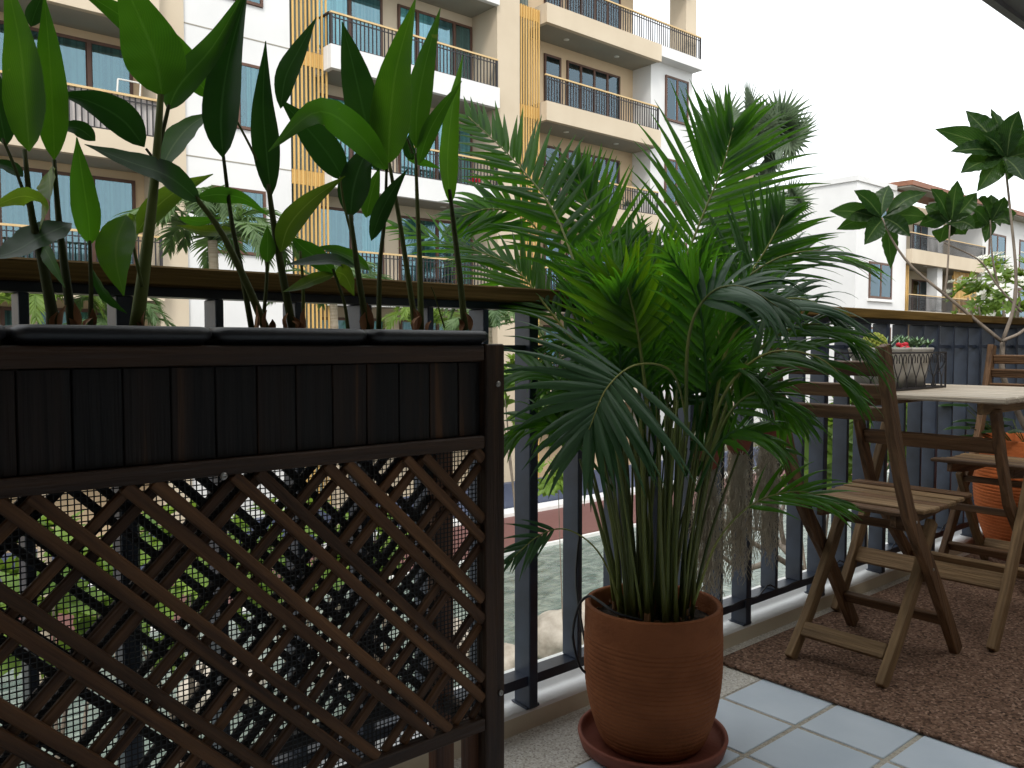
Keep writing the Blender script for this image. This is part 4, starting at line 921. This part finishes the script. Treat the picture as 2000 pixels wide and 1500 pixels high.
# things on balconies
cs = thing('drying_rack', (6.0, 20.7, 5.9), 'pale metal drying rack on the left balcony across the pool', 'rack')
mb = MB()
for x in (5.55, 6.05): mb.tube([(x, 20.6, 5.6), (x + .1, 20.6, 7.0)], .02, 6)
mb.tube([(5.65, 20.6, 7.0), (6.15, 20.6, 7.0)], .02, 6); mb.build('frame', 'frost', cs)
mb = MB(); W_ = 36
for i in range(W_ + 1):
    x = 3.2 + (6.35 - 3.2) * i / W_
    for j in range(5): mb.v.append(V((x, 20.16 + .02 * math.sin(i * 1.3 + j * .8), 5.62 + .92 * j / 4 - .02 * abs(math.sin(i * .5))))); mb.uv.append((0, 0))
mb.f = [(i * 5 + j, i * 5 + j + 1, (i + 1) * 5 + j + 1, (i + 1) * 5 + j) for i in range(W_) for j in range(4)]
tag(mb.build('privacy_cloth', mat('pale privacy cloth', (.50, .46, .44), .9, (.62, .58, .56), 2), None, True), 'pale creased cloth stretched behind the left balcony railing', 'cloth')

for nm, x, y, z, r, m, lab in (('flower_box', 16.0, 20.45, 5.7, .16, 'red', 'small pink red flower tub on the middle balcony across the pool'), ('balcony_planter', 23.2, 20.5, 5.7, .2, 'far', 'bushy green plant on the right hand balcony across the pool')):
    o = thing(nm, (x, y, z), lab, 'planter'); mb = MB(); mb.lathe([(0, 0), (r * .6, 0), (r * .85, r * 1.3), (0, r * 1.3)], n=14); mb.build('tub', 'bowl', o, True, Matrix.Translation((x, y, z)))
    mb = MB()
    for k in range(60):
        d = V((random.gauss(0, 1), random.gauss(0, 1), abs(random.gauss(0, 1)) + .3)).normalized(); leaflet(mb, V((0, 0, r * 1.3)), d, V((0, -1, .3)), r * random.uniform(.8, 1.8), r * .2, .4, 5)
    mb.build('foliage', m, o, True, Matrix.Translation((x, y, z)))
tc_ = thing('balcony_table', (14.5, 20.7, 2.1), 'dark round table on the lower middle balcony across the pool', 'table')
mb = MB(); mb.lathe([(0, .70), (.45, .70), (.45, .74), (0, .74)], n=28); mb.build('table_top', 'iron', tc_, False, Matrix.Translation((14.5, 20.7, 2.11)))
mb = MB(); mb.tube([(0, 0, 0), (0, 0, .7)], .04, 8); mb.build('leg', 'iron', tc_, True, Matrix.Translation((14.5, 20.7, 2.11)))

# white wing farther along
wg = thing('white_building', (50, 24, GZ), 'white three storey building with brown eaves beyond the tall palm', 'building')
def Q_(name, a, b, m): return box(name, a, b, m, wg)
Q_('corner_wall', (40.55, 20.5, GZ - .2), (46.2, 34, 9.15), 'plaster'); Q_('parapet', (40.45, 20.42, 9.15), (44.8, 34, 9.42), 'plaster')
Q_('back_wall', (46.2, 22.6, GZ - .2), (57, 34, 9.4), 'beige'); Q_('far_wall', (57, 20.5, GZ - .2), (90, 34, 9.4), 'plaster')
mb = MB(); mb.add([(44.8, 19.6, 9.36), (92, 19.6, 9.36), (92, 19.6, 9.62), (44.8, 19.6, 9.62), (44.8, 22, 9.66), (92, 22, 9.66), (44.8, 22, 9.41), (92, 22, 9.41)], [(0, 1, 2, 3), (3, 2, 5, 4), (0, 3, 4, 6), (0, 6, 7, 1), (4, 5, 7, 6), (1, 7, 5, 2)]); mb.build('roof', 'bronze', wg)
Q_('eave_soffit', (44.85, 19.7, 9.28), (90, 20.495, 9.355), 'soffit')
Q_('column', (50.6, 20.6, GZ), (51.3, 21.2, 9.27), 'plaster')
abk = ab; ab = wg
for z in (5.4, 2.0):
    slab(46.25, 56.95, z, 'beige', 20.2, 22.6, .75); rail([(46.3, 20.3), (56.9, 20.3)], z + .75, z + 1.68, .16)
    window(47.2, 50.2, z + .2, z + 2.9, 22.6, 3, 'dcurtain'); window(51.8, 56, z + .2, z + 2.9, 22.6, 4, 'curtain')
window(41.95, 44.5, 3.3, 5.2, 20.5, 2, sill=True, fw_=.12); window(43.0, 44.6, 7.1, 8.75, 20.5, 2, fw_=.12); window(41.95, 44.5, -.1, 1.8, 20.5, 2, fw_=.12)
for x in (58, 63.5, 69): window(x, x + 2.9, 6.0, 8.1, 20.5, 2, sill=True, fw_=.12); window(x, x + 2.9, 2.7, 4.8, 20.5, 2, sill=True, fw_=.12)
for xa, xb in ((46.3, 47.1), (53.2, 56.8)):
    sc2 = Q_('slat_screen', (xa, 20.75, 4.9), (xb, 20.81, 5.1), 'yslat'); n_ = int((xb - xa) / .2)
    for q in range(n_):
        x = xa + (xb - xa) * (q + .3) / n_
        if q == 0: s0 = box('slat', (x, 20.69, 2.2), (x + .1, 20.748, 5.35), 'yslat', sc2)
        else: inst('slat', s0.data, sc2, Matrix.Translation((x + .05, 20.719, 3.775)))
ab = abk

# ================================================================== TREES AND SHRUBS OUTSIDE
def fanleaf(R, n=26):
    mb = MB()
    for k in range(n):
        a_ = rad(-125 + 250 * k / (n - 1)); d = V((math.sin(a_), .0, math.cos(a_))); d.y = .15 * math.cos(a_ * 2)
        leaflet(mb, V((0, 0, 0)), d, V((0, 1, 0)), R * (.82 + .18 * math.cos(a_)) * random.uniform(.93, 1.05), R * .062, .28, 7, 1.1)
    mb.tube([V((0, 0, 0)), V((0, .25 * R, -R * .9))], R * .012, 5)
    return mb
fp = thing('fan_palm', (21.0, 14.2, GZ), 'tall grey green fan palm standing right of the apartment block', 'palm')
c = atD(1462, 335, 24); P = crom([(21.2, 14.4, GZ), (21.0, 14.2, 0), tuple(c)], 12); mb = MB(); mb.tube(P, [.2 - .05 * i / 11 for i in range(12)], 10); mb.build('trunk', 'palmbark', fp, True)
fm = [fanleaf(1.0) for _ in range(3)]; fme = []
for k in range(46):
    el = rad(random.uniform(-60, 78)); az = random.uniform(0, 6.28); d = V((math.cos(el) * math.cos(az), math.cos(el) * math.sin(az), math.sin(el)))
    pos = c + V((d.x * 1.35, d.y * 1.35, d.z * 1.75))
    q = d.to_track_quat('Z', 'Y').to_matrix().to_4x4(); sc = random.uniform(.85, 1.12); M = Matrix.Translation(pos) @ q @ Matrix.Rotation(random.uniform(0, 6.28), 4, 'Z') @ Matrix.Rotation(rad(random.uniform(10, 45)), 4, 'X') @ Matrix.Scale(sc, 4)
    if k < 3: o = fm[k].build('fan_leaf', 'grey', fp, True, M); fme.append(o.data)
    else: inst('fan_leaf', fme[k % 3], fp, M)

def feather_palm(pos, top, R, nf, label, m='far', tr_r=.13, seed=0):
    rs = random.getstate(); random.seed(seed)
    t = thing('feather_palm', pos, label, 'palm', 'feather palms between the balcony and the apartment block')
    pos, top = V(pos), V(top); P = crom([pos, pos.lerp(top, .5) + V((.1, 0, 0)), top], 10); mb = MB(); mb.tube(P, [tr_r * (1.1 - .3 * i / 9) for i in range(10)], 9); mb.build('trunk', 'palmbark', t, True)
    for k in range(nf):
        az = k * 2.39996; e = rad(random.uniform(10, 75)); L = R * random.uniform(.8, 1.1); d = V((math.cos(az) * math.cos(e), math.sin(az) * math.cos(e), math.sin(e)))
        p1 = top + d * L * .5; h = V((d.x, d.y, 0)).normalized(); p2 = p1 + (d * .5 + h * .6 - V((0, 0, .35))).normalized() * L * .35; p3 = p2 + (h * .6 - V((0, 0, .9))).normalized() * L * .3
        nn = (V((0, 0, 1)) - d * d.z + h * .2).normalized()
        frond(t, [top, p1, p2, p3], nn, 24, R * .34, R * .017, 62, 25, .6, m=MT[m], split=False, start=.14, rr=(.02, .006))
    random.setstate(rs)
for px, py, dpt, R, nf, lab, m, sd_ in ((415, 470, 13, 1.45, 22, 'feather palm with pale trunk seen behind the tallest ginger stalk', 'far', 1), (60, 605, 11, 1.05, 18, 'low feather palm seen at the far left under the handrail', 'far2', 2), (650, 575, 15, 1.25, 17, 'feather palm seen between the middle ginger stalks under the handrail', 'far', 3),
                                 (830, 640, 14, .9, 14, 'feather palm seen under the handrail behind the right hand gingers', 'far2', 4), (952, 640, 13, .9, 15, 'feather palm seen just left of the potted palm', 'far', 5), (220, 640, 12, .9, 14, 'feather palm seen under the handrail behind the thick ginger stalk', 'far', 6)):
    c = atD(px, py, dpt); b = atD(px - 60 if px == 405 else px, py, dpt); feather_palm((b.x, b.y, GZ - .1), c, R, nf, lab, m, .09, sd_)

def shrub(name, pos, top, rad_, nleaf, L, W, label, m='far2', group=None, cat='shrub', flat=.7, stem=.03, flowers=0, ns=9):
    pos, top = V(pos), V(top); t = thing(name, pos, label, cat, group); mb = MB(); rs = random.Random(label)
    tips = []
    for k in range(ns):
        a_ = k * 2.4; e = top + V((math.cos(a_), math.sin(a_), 0)) * rad_ * rs.uniform(.2, .8) + V((0, 0, rs.uniform(-.3, .3) * rad_)); tips.append(e)
        P = crom([pos, pos.lerp(top, .45) + V((rs.uniform(-.1, .1), rs.uniform(-.1, .1), 0)), e], 8); mb.tube(P, [stem * (1 - .75 * i / 7) for i in range(8)], 6)
    mb.build('stem', 'bark', t, True)
    mb = MB(); fl_ = MB()
    nr = max(1, nleaf // 9)
    for k in range(nr):
        g_ = V((rs.gauss(0, 1), rs.gauss(0, 1), rs.gauss(0, 1))).normalized() * rad_ * rs.uniform(.35, 1) ** .5; g_.z *= flat; c_ = top + g_
        ax = (g_.normalized() + V((0, 0, .9))).normalized(); o1 = ax.orthogonal().normalized(); o2 = ax.cross(o1)
        for q in range(9):
            a_ = q * 2.4 + k; d = (o1 * math.cos(a_) + o2 * math.sin(a_) + ax * (.15 + .08 * q)).normalized()
            leaflet(mb, c_ - pos, d, (ax - d * ax.dot(d)), L * rs.uniform(.7, 1.15), W * rs.uniform(.8, 1.2), .35, 5, .7)
        if flowers and rs.random() < flowers:
            for q in range(4):
                cc = c_ + ax * L * .5 + V((rs.uniform(-1, 1), rs.uniform(-1, 1), rs.uniform(-.3, .6))) * L * .5
                for w5 in range(5):
                    a_ = w5 * 1.2566; d = (o1 * math.cos(a_) + o2 * math.sin(a_) + ax * .4).normalized(); leaflet(fl_, cc - pos, d, ax, L * .32, L * .11, 0, 4, .5)
    mb.build('foliage', m, t, True, Matrix.Translation(pos))
    if flowers: fl_.build('blossoms', 'white', t, True, Matrix.Translation(pos))
    return t
q = atD(1965, 585, 19); shrub('frangipani_tree', (q.x, q.y, GZ), q, 1.15, 900, .26, .05, 'flowering frangipani tree with white blossoms beyond the right end of the handrail', 'far2', None, 'tree', .9, .09, .75)
# plants just outside the railing, between the balcony and the pool
for px, py, Y, r_, nl, L, W, lab, m in (
    (1600, 880, 3.4, .42, 330, .24, .05, 'bright broad leaved shrub seen between the balusters behind the nearer chair', 'far2'),
    (1700, 830, 4.2, .5, 330, .24, .05, 'leafy shrub seen between the balusters left of the table', 'far2'),
    (1800, 850, 4.0, .5, 300, .22, .045, 'leafy shrub seen between the balusters under the table', 'far'),
    (1900, 800, 5.0, .6, 300, .22, .045, 'shrub seen behind the balusters at the farther chair', 'far2'),
    (1075, 930, 7.2, .28, 150, .20, .045, 'small bright green shrub seen between the balusters left of the palm pot', 'far2'),
    (350, 1120, 7.5, .9, 520, .22, .05, 'bright shrub by the water seen through the left of the lattice', 'far2'),
    (560, 1080, 8.0, .8, 460, .2, .045, 'green shrub by the water seen through the middle of the lattice', 'far2'),
    (90, 1150, 6.5, .7, 420, .2, .045, 'green shrub seen through the lattice at the far left', 'far2'),
    (730, 1060, 8.5, .6, 300, .2, .045, 'shrub by the water seen through the right of the lattice', 'far2'),
    (1010, 760, 9.5, .7, 380, .22, .05, 'shrub seen behind the railing post left of the potted palm', 'far2')):
    q = onY(px, py, Y); gb = onY(1118, 1300, Y) if px == 1075 else q + V((.15, .1, 0)); shrub('garden_shrub', (gb.x, gb.y, GZ - .1), q, r_, nl, L, W, lab, m, 'garden shrubs below the balcony', ns=1 if px == 1075 else 6, stem=.014 if px == 1075 else .03)
# bare frangipani branches over the water
fb = thing('bare_tree', (5.2, 4.2, GZ), 'bare grey branching tree over the water seen behind the balusters', 'tree')
q0 = onY(1640, 1400, 4.2); q0.z = GZ - .1; fb.matrix_basis = Matrix.Translation(q0)
jn = onY(1600, 1140, 4.2)
for i, l in enumerate(([(1600, 1140), (1520, 1090), (1440, 1040), (1390, 990)], [(1600, 1140), (1540, 1080), (1525, 1010), (1545, 950)], [(1600, 1140), (1630, 1060), (1660, 960), (1700, 900)], [(1520, 1090), (1450, 1110), (1390, 1070)], [(1540, 1080), (1500, 1040), (1460, 1030)])):
    P = crom([onY(x, y, 4.2 + .15 * i) if k else onY(x, y, 4.2) for k, (x, y) in enumerate(l)], 12); mb = MB(); mb.tube(P, [.034 - .02 * k / 11 for k in range(12)], 8); mb.build('branch', 'bark', fb, True)
mb = MB(); mb.tube(crom([q0, q0.lerp(jn, .5) + V((.1, 0, 0)), jn], 8), [.07 - .03 * k / 7 for k in range(8)], 9); mb.build('trunk', 'bark', fb, True)

def boulder(c, r, sd_, label):
    import bmesh
    bm = bmesh.new(); bmesh.ops.create_icosphere(bm, subdivisions=4, radius=1)
    for v in bm.verts:
        n_ = noise.noise(v.co * 1.1 + V((sd_, 0, 0))) * .35 + noise.noise(v.co * 3 + V((0, sd_, 0))) * .10
        v.co = V((v.co.x * r[0], v.co.y * r[1], v.co.z * r[2])) * (1 + n_)
    me = bpy.data.meshes.new('boulder'); bm.to_mesh(me); bm.free(); me.materials.append(MT['rock'])
    me.polygons.foreach_set('use_smooth', [True] * len(me.polygons)); o = inst('boulder', me, None, Matrix.Translation(c)); tag(o, label, 'boulder', 'boulders along the water')
for px, py, r, lab in ((1090, 1262, (.62, .45, .45), 'large pale boulder at the water seen just left of the palm pot'), (985, 1310, (.30, .3, .28), 'small boulder half hidden by the planter post'), (1150, 1235, (.3, .3, .35), 'small boulder beside the palm pot rim'),
                       (880, 1270, (.5, .4, .35), 'boulder by the water seen through the right of the lattice'), (700, 1320, (.45, .4, .35), 'boulder by the water seen through the lower middle of the lattice'), (430, 1370, (.5, .4, .4), 'boulder by the water seen through the lower left of the lattice')):
    q = onZ(px, py, GZ); boulder(q + V((0, 0, .12)), r, px * .37, lab)
